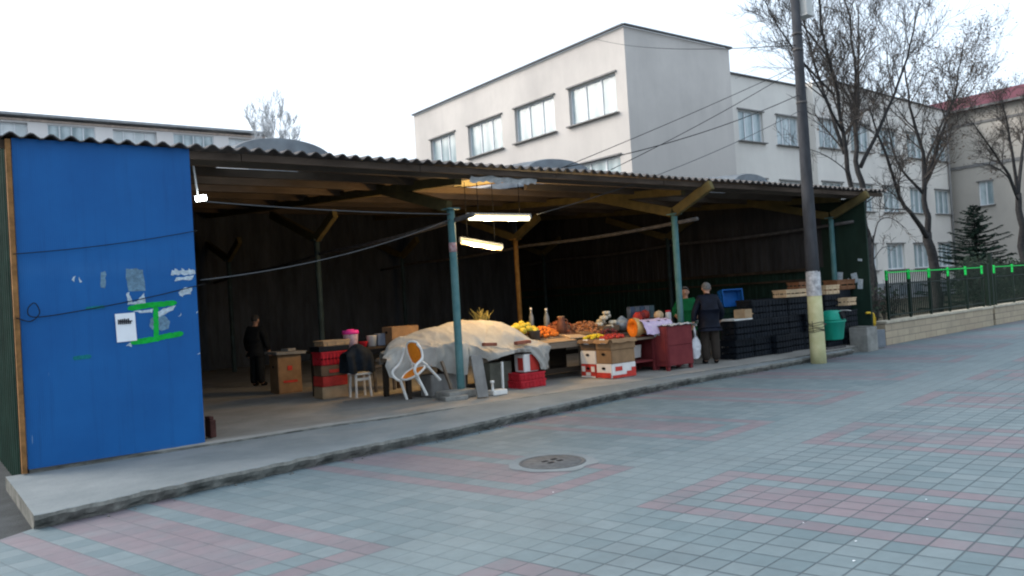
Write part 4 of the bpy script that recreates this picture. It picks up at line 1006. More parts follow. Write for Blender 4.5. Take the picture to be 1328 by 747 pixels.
def person(label, loc, rz, H, arms, top, bottom, hairm, lean=0., head_turn=0., stout=1.):
    t = thing('person', label, 'person', loc); t.rotation_euler = (0, 0, rz)
    k = H; J = {}; E = []
    def j(n, x, y, z, r): J[n] = (x*k, (y-lean*max(0, z-.5))*k, z*k, r*k if not isinstance(r, tuple) else (r[0]*k, r[1]*k))
    j('pelvis', 0, 0, .53, .075*stout); j('spine', 0, .005, .63, .072*stout); j('chest', 0, .005, .74, .080*stout); j('neck0', 0, .005, .815, .042); j('neck', 0, -.005, .85, .034)
    hx = math.sin(head_turn); hy = -math.cos(head_turn)
    j('jaw', hx*.012, hy*.012-.005, .885, .042); j('skull', hx*.004, hy*.004-.006, .925, .054); j('crown', 0, -.006, .962, .036)
    j('nose', hx*.070, hy*.070-.006, .908, .010); j('ear_a', hy*.060, -hx*.060-.006, .912, .011); j('ear_b', -hy*.060, hx*.060-.006, .912, .011)
    E += [('pelvis', 'spine'), ('spine', 'chest'), ('chest', 'neck0'), ('neck0', 'neck'), ('neck', 'jaw'), ('jaw', 'skull'), ('skull', 'crown'), ('skull', 'nose'), ('skull', 'ear_a'), ('skull', 'ear_b')]
    for s, nm in ((-1, 'a'), (1, 'b')):
        el, wr = arms[nm]
        j('sh'+nm, s*.098, .005, .795, .040); j('el'+nm, *el, .030); j('wr'+nm, *wr, .021)
        d = (Vector(wr)-Vector(el)).normalized(); pm = Vector(wr)+d*.035
        j('pa'+nm, *pm, .021)
        E += [('chest', 'sh'+nm), ('sh'+nm, 'el'+nm), ('el'+nm, 'wr'+nm), ('wr'+nm, 'pa'+nm)]
        side = d.cross(Vector((1, 0, 0))); side = side.normalized() if side.length > .1 else Vector((0, 1, 0)); out = d.cross(side).normalized()
        for q, (o_, L) in enumerate(((-.016, .040), (-.0055, .046), (.0055, .043), (.016, .034))):
            b = pm+side*o_+d*.016; m_ = b+d*L*.5-out*s*.004; e = b+d*L*.9-out*s*.016
            j(f'f{nm}{q}0', *b, .0062); j(f'f{nm}{q}1', *m_, .0058); j(f'f{nm}{q}2', *e, .005)
            E += [('pa'+nm, f'f{nm}{q}0'), (f'f{nm}{q}0', f'f{nm}{q}1'), (f'f{nm}{q}1', f'f{nm}{q}2')]
        b = pm-side*.024; j('t0'+nm, *b, .007); j('t1'+nm, *(b-side*.008+d*.022), .006); E += [('pa'+nm, 't0'+nm), ('t0'+nm, 't1'+nm)]
        j('hip'+nm, s*.05, 0, .49, .062*stout); j('kn'+nm, s*.058, -.012*s, .28, .043); j('an'+nm, s*.062, .012, .055, .027); j('ft'+nm, s*.07, -.05, .024, .024); j('to'+nm, s*.074, -.10, .02, .018)
        E += [('pelvis', 'hip'+nm), ('hip'+nm, 'kn'+nm), ('kn'+nm, 'an'+nm), ('an'+nm, 'ft'+nm), ('ft'+nm, 'to'+nm)]
    skin_mesh('body', J, E, m_skin, t)
    JJ = {n: v for n, v in J.items()}
    def grow(n, r, dz=0): v = JJ[n]; return (v[0], v[1], v[2]+dz*k, r*k)
    tj = {'pelvis': grow('pelvis', .112*stout), 'spine': grow('spine', .096*stout), 'chest': grow('chest', .098*stout), 'collar': grow('neck0', .056, .008), 'hem': (0, 0, .445*k, .116*k*stout)}
    te = [('pelvis', 'spine'), ('spine', 'chest'), ('chest', 'collar'), ('pelvis', 'hem')]
    for nm in 'ab':
        tj['sh'+nm] = grow('sh'+nm, .055); tj['el'+nm] = grow('el'+nm, .044); w_ = Vector(JJ['wr'+nm][:3]); e_ = Vector(JJ['el'+nm][:3]); w2 = e_+(w_-e_)*.97
        tj['wr'+nm] = (*w2, .034*k); te += [('chest', 'sh'+nm), ('sh'+nm, 'el'+nm), ('el'+nm, 'wr'+nm)]
    skin_mesh('jacket', tj, te, top, t)
    bj = {'pelvis': grow('pelvis', .070*stout, -.01)}; be = []
    for nm in 'ab':
        bj['hip'+nm] = grow('hip'+nm, .060*stout); bj['kn'+nm] = grow('kn'+nm, .060); bj['an'+nm] = grow('an'+nm, .052, -.022)
        be += [('pelvis', 'hip'+nm), ('hip'+nm, 'kn'+nm), ('kn'+nm, 'an'+nm)]
    skin_mesh('trousers', bj, be, bottom, t)
    for nm in 'ab':
        sj = {'heel': grow('an'+nm, .030, -.022), 'mid': grow('ft'+nm, .031, .004), 'toe': grow('to'+nm, .024, .004)}
        skin_mesh('shoe', sj, [('heel', 'mid'), ('mid', 'toe')], m_black, t)
    sk = Vector(J['skull'][:3]); mb = MB(); bm = bmesh.new(); bmesh.ops.create_icosphere(bm, subdivisions=3, radius=1)
    kill = [v for v in bm.verts if (v.co.z < -.05 and (v.co.x*hx+v.co.y*hy) > -.35) or v.co.z < -.55 or (v.co.x*hx+v.co.y*hy) > .55 and v.co.z < .55]
    bmesh.ops.delete(bm, geom=kill, context='VERTS')
    mb.bm(bm, 0, True, Matrix.Translation(sk+Vector((0, 0, .008*k))) @ Matrix.Diagonal((.0565*k, .0585*k, .062*k, 1))); h = mb.build('hair', hairm); h.parent = t; h.location = (0, 0, 0)
    mb = MB(); sd_ = Vector((hy, -hx, 0))
    for s in (-1, 1): mb.ball(sk+Vector((hx, hy, 0))*.047*k+sd_*s*.02*k+Vector((0, 0, -.003*k)), .0065*k, sub=1)
    e = mb.build('eyes', m_black); e.parent = t; e.location = (0, 0, 0)
    return t
vd = R(-38)
person('man in a dark navy jacket seen from behind, holding a white carrier bag', (11.74, 9.56, .155), R(180)+vd, 1.50,
       {'a': ((.165, -.02, .62), (.185, -.055, .475)), 'b': ((-.165, -.02, .62), (-.18, -.04, .475))} if False else
       {'a': ((-.165, .0, .62), (-.155, -.10, .52)), 'b': ((.172, .01, .62), (.192, .012, .505))}, m_jacket, m_trouser, m_greyhair, lean=.06, stout=1.15)
person('person in a green fleece standing behind the red cabinet', (12.44, 10.68, .16), R(-48), 1.44,
       {'a': ((-.17, -.02, .63), (-.14, -.14, .60)), 'b': ((.17, -.02, .63), (.13, -.14, .58))}, m_greenjacket, m_trouser, m_greyhair, lean=.05, stout=1.2)
person('dim figure in dark clothes standing in the gloom beside the upright carton', (5.47, 15.5, .16), R(125), 1.40,
       {'a': ((-.165, .0, .62), (-.16, -.06, .48)), 'b': ((.165, .0, .62), (.17, -.05, .48))}, m_darkcloth, m_darkcloth, m_darkhair)
bg = thing('carrier_bag', 'white plastic carrier bag hanging from the man\'s hand', 'bag', (11.50, 9.70, .29))
mb = MB()
def bagf(u, v):
    a = 2*math.pi*u; w_ = .125*math.sin(math.pi*min(.98, v*.72+.16))**.7*(1 if v < .6 else 1-.75*((v-.6)/.4)**1.5)
    return (11.50+w_*math.cos(a)*(1+.25*nz(u*6, v*5))+.02*v, 9.71+w_*.6*math.sin(a)*(1+.25*nz(u*5, v*6, 3)), .27+.42*v+.02*nz(u*4, v*3))
mb.grid(bagf, 28, 20); mb.build('bag_body', m_bag, bg)
mb = MB(); mb.tube([(11.51, 9.71, .67), (11.50, 9.71, .78), (11.50, 9.72, .87)], .018, 6); mb.tube([(11.49, 9.69, .66), (11.51, 9.70, .77), (11.50, 9.72, .87)], .014, 6); mb.build('handle', m_bag, bg)

# ------------------------------------------------------------------ crates and cartons
def slat_crate(name, label, cat, dims, mat, loc, rz=0, group=None, ribs=7, rows=2, thick=.012):
    lx, ly, h = dims; t = thing(name, label, cat, (0, 0, 0), group)
    mb = MB(); mb.box((0, 0, thick/2), (lx, ly, thick)); mb.build('bottom', mat, t)
    mb = MB()
    for s in (-1, 1):
        for r in range(rows):
            z0 = h*r/rows+thick*(r == 0); z1 = h*(r+1)/rows-(.018 if rows > 1 and r < rows-1 else 0)
            mb.box((0, s*(ly/2-thick/2), (z0+z1)/2), (lx-.002, thick, (z1-z0)*.86)); mb.box((s*(lx/2-thick/2), 0, (z0+z1)/2), (thick, ly-2*thick, (z1-z0)*.86))
        for k in range(ribs):
            x = -lx/2+lx*(k+.5)/ribs; mb.box((x, s*(ly/2+.003), h/2), (.018, .012, h-.01))
        for k in range(max(3, ribs-2)):
            y = -ly/2+ly*(k+.5)/max(3, ribs-2); mb.box((s*(lx/2+.003), y, h/2), (.012, .018, h-.01))
    mb.build('side_slats', mat, t)
    mb = MB()
    for s in (-1, 1): mb.box((0, s*(ly/2), h-.012), (lx+.02, .022, .024)); mb.box((s*lx/2, 0, h-.012), (.022, ly-.024, .024))
    mb.build('rim', mat, t); t.location = loc; t.rotation_euler = (0, 0, rz); return t
def carton(label, loc, dims, mats, rz=0, hole=True, group=None, lid=None, printx=None):
    lx, ly, h = dims; t = thing('carton', label, 'carton', (0, 0, 0), group)
    body, pr = mats
    mb = MB(); bm = bmesh.new(); bmesh.ops.create_cube(bm, size=1); bmesh.ops.scale(bm, vec=(lx, ly, h), verts=bm.verts)
    bmesh.ops.bevel(bm, geom=bm.edges[:], offset=.008, segments=2, affect='EDGES'); bmesh.ops.subdivide_edges(bm, edges=bm.edges[:], cuts=2)
    for v in bm.verts: v.co += Vector((nz(v.co.y*5+loc[0], v.co.z*6), nz(v.co.x*5, v.co.z*6+loc[1]), 0))*.006
    mb.bm(bm, 0, False, Matrix.Translation((0, 0, h/2))); mb.build('body', body, t)
    if hole:
        mb = MB(); n = 14; mb.add([(-lx/2-.010, .045*math.cos(2*math.pi*k/n), h*.70+.022*math.sin(2*math.pi*k/n)) for k in range(n)], [list(range(n))])
        mb.add([(.05*math.cos(2*math.pi*k/n), -ly/2-.010, h*.72+.020*math.sin(2*math.pi*k/n)) for k in range(n)], [list(range(n))]) if printx is None else None
        mb.build('hand_hole', m_black, t)
    for face, a0, a1, z0, z1 in (pr or []):
        mb = MB()
        if face == 'x': mb.box((-lx/2-.0085, (a0+a1)/2*ly, (z0+z1)/2*h), (.003, (a1-a0)*ly, (z1-z0)*h))
        else: mb.box(((a0+a1)/2*lx, -ly/2-.0085, (z0+z1)/2*h), ((a1-a0)*lx, .003, (z1-z0)*h))
        mb.build('print', m_redprint if body is not m_redprint else m_whitebox, t)
    t.location = loc; t.rotation_euler = (0, 0, rz); return t
grp = 'fruit cartons stacked in front of the stall'
F0 = .158
# front column (towards the plaza) and rear column; short ends face the blue panel
carton('white carton with red swoosh print at the bottom of the front column', (9.42, 9.66, F0), (.56, .36, .235), (m_whitebox, [('y', -.48, .48, .02, .22), ('y', .1, .48, .22, .42), ('y', .3, .48, .42, .66), ('x', -.46, .46, .04, .40), ('y', -.36, -.08, .50, .80)]), printx=1, group=grp)
carton('brown carton with a dark hand hole, middle of the front column', (9.42, 9.66, F0+.238), (.55, .36, .225), (m_card, []), rz=.02, group=grp, printx=1)
top_front = carton('open brown carton under the red apples, top of the front column', (9.42, 9.65, F0+.466), (.56, .365, .175), (m_card, []), rz=-.015, group=grp, printx=1)
carton('red and white checked carton at the bottom of the rear column', (9.42, 10.045, F0), (.54, .37, .22), (m_redprint, [('x', -.42, -.20, .45, .85), ('x', .20, .42, .45, .85), ('x', -.46, .46, .02, .12), ('x', -.15, .15, .15, .4)]), printx=1, group=grp)
carton('white carton with a dark hand hole, middle of the rear column', (9.42, 10.045, F0+.222), (.54, .37, .225), (m_whitebox, []), rz=.015, group=grp, printx=1)
top_rear = carton('open dark brown carton under the lemons, top of the rear column', (9.42, 10.04, F0+.45), (.54, .37, .19), (m_carddark, []), group=grp, printx=1)
def flaps(par, lx, ly, h, mat):
    for sx, sy in ((-1, 0), (0, -1), (1, 0)):
        def f(u, v):
            o = .012+.07*v; dz = -.015*v-.045*v*v+.012*nz(u*4, v*2, lx*9+sx)
            return (sx*(lx/2+o*.8), -ly/2+ly*u, h+dz) if sx else (-lx/2+lx*u, -ly/2-o*.7, h+dz+.012*nz(u*6))
        q = MB().grid(f, 10, 5).build('flap', mat); q.parent = par; q.location = (0, 0, 0)
flaps(top_front, .56, .365, .175, m_card); flaps(top_rear, .54, .37, .19, m_carddark)
for y, z, lab in ((9.58, .725, 'small white price card clipped to the apple carton'), (9.98, .715, 'small white price card clipped to the lemon carton')):
    mb = MB(); mb.grid(lambda u, v: (9.125-.012*math.sin(v*2), y+.12*u, z+.085*v), 4, 4); tag(mb.build('price_card', m_paper, loc=(9.12, y, z)), lab, 'price card', 'price cards')
carton('tall brown carton standing upright beside the dim figure', (5.32, 13.68, .16), (.42, .40, .66), (m_card, [('y', -.1, .1, .60, .72), ('y', -.3, .3, .28, .34)]), printx=1)
mb = MB(); mb.box((5.33, 13.66, .855), (.56, .52, .05), (.0, .03, .05), bev=.006); mb.box((5.4, 13.7, .90), (.2, .16, .045), (0, 0, .5), bev=.006); tag(mb.build('wooden_board', m_plank, loc=(5.33, 13.66, .83)), 'grey wooden board lying on top of the upright carton', 'board')
# stack beside the covered stall
carton('pale brown carton at the bottom of the stack beside the stool', (5.42, 12.05, .16), (.44, .34, .19), (m_cardlight, []), printx=1, hole=False)
carton('red carton low in the stack beside the stool', (5.42, 12.05, .352), (.43, .34, .16), (m_redprint, []), rz=.05, printx=1, hole=False)
carton('brown carton between the red carton and the red crate', (5.42, 12.05, .514), (.42, .33, .17), (m_carddark, [('y', -.2, .3, .3, .6)]), rz=-.04, printx=1, hole=False)
slat_crate('plastic_crate', 'red plastic crate on top of the stack beside the stool', 'crate', (.43, .33, .21), m_redplastic, (5.42, 12.05, .688), .03, 'red plastic crates')
slat_crate('plastic_crate', 'lower red plastic crate under the tarpaulin flap', 'crate', (.50, .34, .115), m_redplastic, (7.80, 10.02, F0), .02, 'red plastic crates', rows=1)
slat_crate('plastic_crate', 'upper red plastic crate, sitting askew under the tarpaulin flap', 'crate', (.48, .33, .115), m_redplastic, (7.80, 10.02, F0+.118), -.06, 'red plastic crates', rows=1)
carton('red and white carton in the upper red crate under the flap', (7.86, 10.07, F0+.238), (.30, .24, .28), (m_whitebox, [('y', -.1, .48, .05, .95), ('x', -.45, .1, .1, .8)]), printx=1, hole=False)
# things on the low table behind the stool
tb = thing('low_table', 'low dark table behind the stool carrying small boxes', 'table', (6.0, 12.25, .16))
mb = MB(); mb.box((6.0, 12.3, .885), (1.5, .55, .04)); mb.build('tabletop', m_wooddark, tb)
for x in (5.33, 6.67):
    for y in (12.1, 12.5): mb = MB(); mb.bar((x, y, .16), (x, y, .865), .05, .05); mb.build('leg', m_wooddark, tb)
mb = MB(); mb.bar((6.16, 11.95, .16), (6.16, 11.98, .60), .04, .04); mb.bar((6.16, 11.95, .58), (6.55, 12.0, .58), .04, .04); mb.bar((6.52, 11.98, .16), (6.52, 11.98, .58), .04, .04); tag(mb.build('trestle', m_rustgrey, loc=(6.16, 11.95, .16)), 'pale trestle leg in the shade between stool and tarpaulin', 'trestle')
slat_crate('fruit_tray', 'shallow wooden tray lying on top of the red crate', 'tray', (.46, .32, .085), m_cardlight, (5.50, 12.1, .985), .05, rows=1, ribs=3)
mb = MB(); mb.box((5.45, 12.1, .94), (.52, .38, .085), bev=.01); tag(mb.build('black_tray', m_blackplastic, loc=(5.45, 12.1, .9)), 'flat black tray between the red crate and the wooden tray', 'tray')
pk = thing('plastic_tub', 'white tub with a bright pink lid on the low table', 'tub', (5.88, 12.2, .91))
MB().lathe([(.0, .91), (.105, .91), (.125, 1.13), (.128, 1.14)], (5.88, 12.2, 0), 20).build('tub', M('speckled_white_tub', (.62, .45, .50), .5, .3, 30), pk)
mb = MB(); mb.lathe([(.136, 1.135), (.138, 1.165), (.13, 1.20), (.0, 1.205)], (5.88, 12.2, 0), 20); mb.box((5.88, 12.2, 1.205), (.12, .03, .02)); mb.build('lid', m_pink, pk)
rb_ = thing('plastic_bowl', 'small red plastic bowl beside the pink tub', 'bowl', (6.08, 12.16, .905))
MB().lathe([(.04, .907), (.05, .91), (.078, .99), (.082, 1.0), (.074, .99), (.045, .92), (0, .918)], (6.08, 12.16, 0), 18).build('bowl', m_redplastic, rb_)
wb = thing('plastic_pail', 'small white pail between the red bowl and the grey box', 'pail', (6.26, 12.2, .905))
MB().lathe([(.0, .906), (.075, .906), (.088, 1.08), (.093, 1.085), (.085, 1.08), (.07, .95), (0, .945)], (6.26, 12.2, 0), 20).build('pail', m_plasticwhite, wb)
mb = MB(); mb.tube(curve_pts([(6.17, 12.2, 1.07), (6.26, 12.12, 1.02), (6.35, 12.2, 1.07)], 12), .004, 5); mb.build('handle', m_rustgrey, wb)
carton('small grey blue carton beside the white pail', (6.46, 12.25, .906), (.19, .16, .20), (M('grey_blue_card', (.22, .25, .32), .7, .15), []), printx=1, hole=False)
carton('brown carton half hidden behind the tarpaulin heap', (6.76, 12.1, .906), (.52, .34, .30), (m_card, []), printx=1)
st = thing('stool', 'small white stool with a dark coat thrown on it', 'stool', (5.72, 11.62, .16))
mb = MB(); mb.box((5.72, 11.62, .525), (.30, .26, .03), bev=.008); mb.build('seat', m_plasticwhite, st)
for sx in (-1, 1):
    for sy in (-1, 1): mb = MB(); mb.bar((5.72+sx*.13, 11.62+sy*.11, .16), (5.72+sx*.115, 11.62+sy*.095, .51), .03, .03); mb.build('leg', m_plasticwhite, st)
mb = MB(); mb.bar((5.60, 11.53, .44), (5.84, 11.53, .44), .02, .04); mb.build('apron', m_plasticwhite, st)
mb = MB(); mb.grid(lambda u, v: (5.47+.46*u+.03*nz(u*3, v*3)+.06*(v > .5)*(u-.5), 11.62-.14*math.cos(math.pi*v)*(1+.3*nz(u*4, v*4)), .56-.03*math.sin(u*9)+.40*math.sin(math.pi*v)**.55*(1-.25*(2*u-1)**4)+.03*nz(u*5, v*6, 2)), 24, 24)
tag(mb.build('dark_coat', M('dark_blue_black_cloth', (.010, .015, .022), .8, .4, 9), loc=(5.72, 11.62, .56)), 'dark blue coat bundled on the white stool', 'coat')
mb = MB(); mb.box((2.80, 9.60, .27), (.07, .16, .20), (0, 0, .1), bev=.01); mb.box((2.79, 9.60, .39), (.05, .12, .04), (0, 0, .2), bev=.01); tag(mb.build('wooden_block', M('dark_red_brown_block', (.07, .03, .025), .9, .3, 8), loc=(2.80, 9.60, .17)), 'small dark reddish block on the floor behind the blue panel edge', 'block')

# ------------------------------------------------------------------ covered stall
stl = thing('covered_stall', 'wooden market table standing under the cream tarpaulin', 'market table', (6.7, 10.5, .16))
mb = MB(); mb.box((6.95, 10.85, .73), (2.2, .9, .05)); mb.build('tabletop', m_wood, stl)
for x in (5.95, 6.95, 7.95):
    for y in (10.5, 11.2): mb = MB(); mb.bar((x, y, .16), (x, y, .70), .07, .07); mb.build('leg', m_wooddark, stl)
mb = MB(); mb.bar((6.75, 10.36, .64), (7.3, 10.34, .64), .04, .15); mb.build('apron_board', m_wood, stl)
TARP = [(5.419, 0.721, 5.459, 0.847, 5.616, 0.873, 10.25, 10.6), (5.474, 0.553, 5.527, 0.867, 5.714, 0.977, 10.248, 10.64), (5.54, 0.528, 5.596, 0.888, 5.81, 1.02, 10.246, 10.68), (5.605, 0.503, 5.665, 0.908, 5.895, 1.063, 10.244, 10.699), (5.671, 0.478, 5.735, 0.929, 5.973, 1.086, 10.242, 10.707), (5.741, 0.496, 5.804, 0.936, 6.051, 1.101, 10.24, 10.714), (5.812, 0.525, 5.874, 0.939, 6.129, 1.116, 10.237, 10.721), (5.883, 0.555, 5.944, 0.942, 6.208, 1.13, 10.235, 10.728), (5.955, 0.582, 6.015, 0.946, 6.288, 1.145, 10.233, 10.735), (6.026, 0.6, 6.086, 0.949, 6.368, 1.157, 10.231, 10.742), (6.098, 0.618, 6.157, 0.953, 6.449, 1.17, 10.229, 10.749), (6.17, 0.635, 6.229, 0.956, 6.531, 1.183, 10.227, 10.756), (6.241, 0.623, 6.302, 0.96, 6.613, 1.196, 10.225, 10.763), (6.311, 0.583, 6.375, 0.965, 6.696, 1.207, 10.223, 10.77), (6.381, 0.542, 6.449, 0.97, 6.779, 1.217, 10.221, 10.777), (6.452, 0.516, 6.523, 0.974, 6.864, 1.228, 10.219, 10.784), (6.525, 0.494, 6.598, 0.979, 6.949, 1.238, 10.216, 10.791), (6.597, 0.471, 6.673, 0.982, 7.034, 1.248, 10.214, 10.798), (6.671, 0.459, 6.747, 0.958, 7.12, 1.245, 10.212, 10.805), (6.746, 0.451, 6.821, 0.933, 7.202, 1.242, 10.21, 10.807), (6.784, 0.447, 6.859, 0.921, 7.237, 1.241, 10.209, 10.798), (6.832, 0.724, 6.886, 0.912, 7.263, 1.24, 10.208, 10.792), (6.842, 0.722, 6.896, 0.909, 7.272, 1.24, 10.208, 10.789), (6.918, 0.709, 6.971, 0.884, 7.343, 1.237, 10.206, 10.772), (6.994, 0.697, 7.047, 0.859, 7.414, 1.234, 10.204, 10.755), (7.071, 0.684, 7.124, 0.834, 7.486, 1.228, 10.202, 10.738), (7.144, 0.664, 7.199, 0.823, 7.553, 1.219, 10.195, 10.715), (7.172, 0.622, 7.23, 0.822, 7.58, 1.214, 10.17, 10.681), (7.193, 0.629, 7.25, 0.821, 7.597, 1.21, 10.154, 10.659), (7.245, 0.647, 7.301, 0.819, 7.641, 1.202, 10.113, 10.603), (7.298, 0.665, 7.353, 0.817, 7.684, 1.194, 10.071, 10.546), (7.35, 0.682, 7.404, 0.815, 7.727, 1.183, 10.03, 10.49), (7.402, 0.695, 7.455, 0.813, 7.769, 1.152, 9.989, 10.434), (7.454, 0.707, 7.507, 0.813, 7.81, 1.121, 9.948, 10.377), (7.505, 0.719, 7.559, 0.818, 7.85, 1.084, 9.907, 10.321), (7.583, 0.721, 7.637, 0.82, 7.916, 1.036, 9.9, 10.3), (7.666, 0.714, 7.721, 0.822, 7.988, 0.987, 9.9, 10.286), (7.749, 0.707, 7.806, 0.824, 8.06, 0.937, 9.9, 10.272), (7.833, 0.699, 7.891, 0.825, 8.133, 0.888, 9.9, 10.257), (7.91, 0.59, 7.976, 0.819, 8.208, 0.858, 9.9, 10.243), (7.944, 0.531, 8.015, 0.815, 8.241, 0.847, 9.9, 10.237), (7.982, 0.418, 8.062, 0.81, 8.283, 0.832, 9.9, 10.229), (7.982, 0.418, 8.062, 0.81, 8.283, 0.832, 9.9, 10.229), (8.068, 0.409, 8.149, 0.801, 8.359, 0.807, 9.9, 10.214), (8.155, 0.401, 8.236, 0.792, 8.436, 0.787, 9.9, 10.2)]
def tarp(u, v):
    t = u*(len(TARP)-1); i = min(int(t), len(TARP)-2); f = t-i
    hx, h, ex, e, cx, c, yF, yC = [a+(b-a)*f for a, b in zip(TARP[i], TARP[i+1])]
    bx = cx+(cx-ex)*.7
    pts = [(hx, yF-.02, h), ((hx+ex)/2, yF-.03, (h+e)/2), (ex, yF, e-.03), (ex, yF+.08, e+.015), ((ex+cx)/2, (yF+yC)/2, e+(c-e)*.6), (cx, yC, c), (cx+.1, yC+.2, c-.05), (bx+.1, yC+.5, .84), (bx+.1, yC+.55, .66)]
    if yF < 10.1: pts[6:] = [(cx, yC+.06, c-.02), (cx, yC+.10, c-.06), (cx, yC+.12, .75)]
    t = v*(len(pts)-1); i = min(int(t), len(pts)-2); g_ = t-i
    P = [Vector(pts[max(i-1, 0)]), Vector(pts[i]), Vector(pts[i+1]), Vector(pts[min(i+2, len(pts)-1)])]
    p = .5*((2*P[1])+(P[2]-P[0])*g_+(2*P[0]-5*P[1]+4*P[2]-P[3])*g_*g_+(3*P[1]-P[0]-3*P[2]+P[3])*g_**3)
    x, y, z = p; sk = max(0, 1-v/.30); sd = max(0., 1-abs(v-.25)/.25)
    y += sk*(.04*math.sin(x*10+2*nz(x*3, v))+.03*nz(x*9, v*3)) - .09*math.exp(-((x-6.1)/.4)**2)*sd - .03*sd*math.sin(x*15+v*9)
    if x > 7.5: y += .022*sk*math.sin(x*48+z*34)
    z += (.02*nz(x*3.2, y*3)+.007*nz(x*8, v*11))*(1-sk)+.006*nz(x*23, v*25)-.022*abs(math.sin(x*6+v*9))*math.exp(-((v-.42)/.2)**2)
    z += .016*(max(0, 1-abs(nz(x*3.1+y*2, y*3-x, 9))*4)-.3)*(1-sk*.6)
    y -= .03*(max(0, 1-abs(nz(x*5.3, z*3, 4))*5)-.3)*sd
    return (x, y, z)
mb = MB(); mb.grid(tarp, 220, 90)
tq = mb.build('tarpaulin', m_tarp, loc=(6.7, 10.5, .8)); tag(tq, 'dirty cream tarpaulin draped over the heaped market table', 'tarpaulin')
for lab, a, b in (('red brown brick weighing down the tarpaulin beside the leaning plank', (7.05, 10.08, .885), (7.27, 10.06, .872)), ('red brown brick weighing down the tarpaulin near its hanging corner flap', (7.55, 9.92, .865), (7.82, 9.91, .872))):
    mb = MB(); mb.bar(a, b, .10, .05, bev=.006); tag(mb.build('brick', m_brickred, loc=a), lab, 'brick', 'bricks on the tarpaulin')
mb = MB(); rnd = random.Random(2)
for k in range(34):
    x = rnd.uniform(7.52, 7.72); a = rnd.uniform(-.32, .28); l = rnd.uniform(.10, .24); mb.tube([(x, 10.9, 1.14), (x+a*.5*l*3, 10.9+rnd.uniform(-.04, .04), 1.20+l*.6), (x+a*l*3.2, 10.9+rnd.uniform(-.08, .08), 1.21+l)], [.007, .006, .003], 4)
tag(mb.build('straw_bunch', M('dry_yellow_straw', (.30, .24, .07), .9, .3, 9), loc=(7.3, 10.5, 1.17)), 'bunch of dry yellow stalks sticking up behind the tarpaulin', 'straw bunch')
mb = MB(); mb.bar((6.63, 9.56, .16), (6.70, 9.78, .76), .17, .035, bev=.004); tag(mb.build('leaning_plank', m_plank, loc=(6.63, 9.56, .16)), 'short grey plank leaning against the covered stall', 'plank')
mb = MB(); mb.bar((6.45, 10.05, .16), (6.30, 10.1, .70), .05, .03); tag(mb.build('slanting_batten', m_wood, loc=(6.45, 10.05, .16)), 'thin slanting batten in the shade behind the first post', 'batten')
mb = MB(); mb.box((6.42, 10.45, .33), (.44, .30, .34), (0, 0, .1), bev=.03); mb.box((6.80, 10.55, .31), (.26, .28, .30), (0, 0, -.1), bev=.03); tag(mb.build('grey_sack_block', m_plank, loc=(6.5, 10.5, .16)), 'large grey block under the tarpaulin beside the chair', 'block')
mb = MB(); mb.box((7.42, 10.35, .37), (.42, .36, .42), bev=.01); tag(mb.build('grey_bin', M('olive_grey_board', (.11, .11, .09), .9, .3, 4), loc=(7.42, 10.35, .16)), 'olive grey box in the shade under the tarpaulin', 'box')
mb = MB(); mb.bar((7.30, 9.98, .16), (7.31, 9.98, .60), .03, .03); tag(mb.build('white_stake', m_plasticwhite, loc=(7.30, 9.98, .16)), 'thin pale stake standing beside the olive grey box', 'stake')
wt = thing('parasol_base', 'small white plastic stand with a short stem on the floor edge', 'stand', (6.97, 9.68, .15))
mb = MB(); mb.box((6.97, 9.68, .19), (.27, .17, .075), (0, 0, .05), bev=.015); mb.build('foot', m_plasticwhite, wt)
mb = MB(); mb.lathe([(.03, .22), (.022, .24), (.02, .33), (.032, .335), (.032, .37), (.0, .372)], (6.89, 9.68, 0), 14); mb.build('stem', m_plasticwhite, wt)

# ------------------------------------------------------------------ plastic armchair with orange seat and back
def armchair():
    t = thing('plastic_armchair', 'white plastic armchair with orange seat and back, tipped against the tarpaulin', 'chair', (0, 0, 0))
    # local: front = -Y, seat height .36
    W = m_plasticwhite
    def pane(fn, mat, nm):
        mb = MB(); n = 12
        a = MB().grid(lambda u, v: fn(u, v, 0), n, n); b = MB().grid(lambda u, v: fn(u, v, .014), n, n)
        mb.add(a.v, a.f, 0, True); mb.add(b.v, b.f, 0, True)
        edge = [fn(k/n, 0, .007) for k in range(n+1)]+[fn(1, k/n, .007) for k in range(1, n+1)]+[fn(1-k/n, 1, .007) for k in range(1, n+1)]+[fn(0, 1-k/n, .007) for k in range(1, n)]
        mb.build(nm, mat, t); return edge
    def disc(u, v):
        x, y = 2*u-1, 2*v-1; return x*math.sqrt(1-.42*y*y), y*math.sqrt(1-.42*x*x)
    def seat(u, v, o): x, y = disc(u, v); return (.21*x, .20*y, .36+o+.02*x*x-.012*(1-y*y))
    def back(u, v, o): x, y = disc(u, v); return (.155*x, .215+.06*(y+1)-.03*(1-x*x)+o*1., .62+.20*y)
    e1 = pane(seat, m_orange, 'seat'); e2 = pane(back, m_orange, 'backrest')
    MB().tube(e1, .020, 8, closed=True).build('seat_rim', W, t); MB().tube(e2, .020, 8, closed=True).build('back_rim', W, t)
    for s in (-1, 1):
        mb = MB(); mb.tube(curve_pts([(s*.15, .27, .76), (s*.22, .22, .66), (s*.27, .08, .56), (s*.275, -.12, .555), (s*.255, -.20, .50), (s*.23, -.19, .40), (s*.21, -.16, .355)], 26), [.020]*9+[.024]*18, 8); mb.build('arm', W, t)
        mb = MB(); mb.tube(curve_pts([(s*.12, .20, .45), (s*.16, .205, .39), (s*.19, .19, .36)], 8), .018, 8); mb.build('back_support', W, t)
        for y, yy in ((-.16, -.22), (.17, .25)):
            mb = MB(); mb.bar((s*.20, y, .36), (s*.235, yy, .0), .034, .046, bev=.008); mb.build('leg', W, t)
    return t
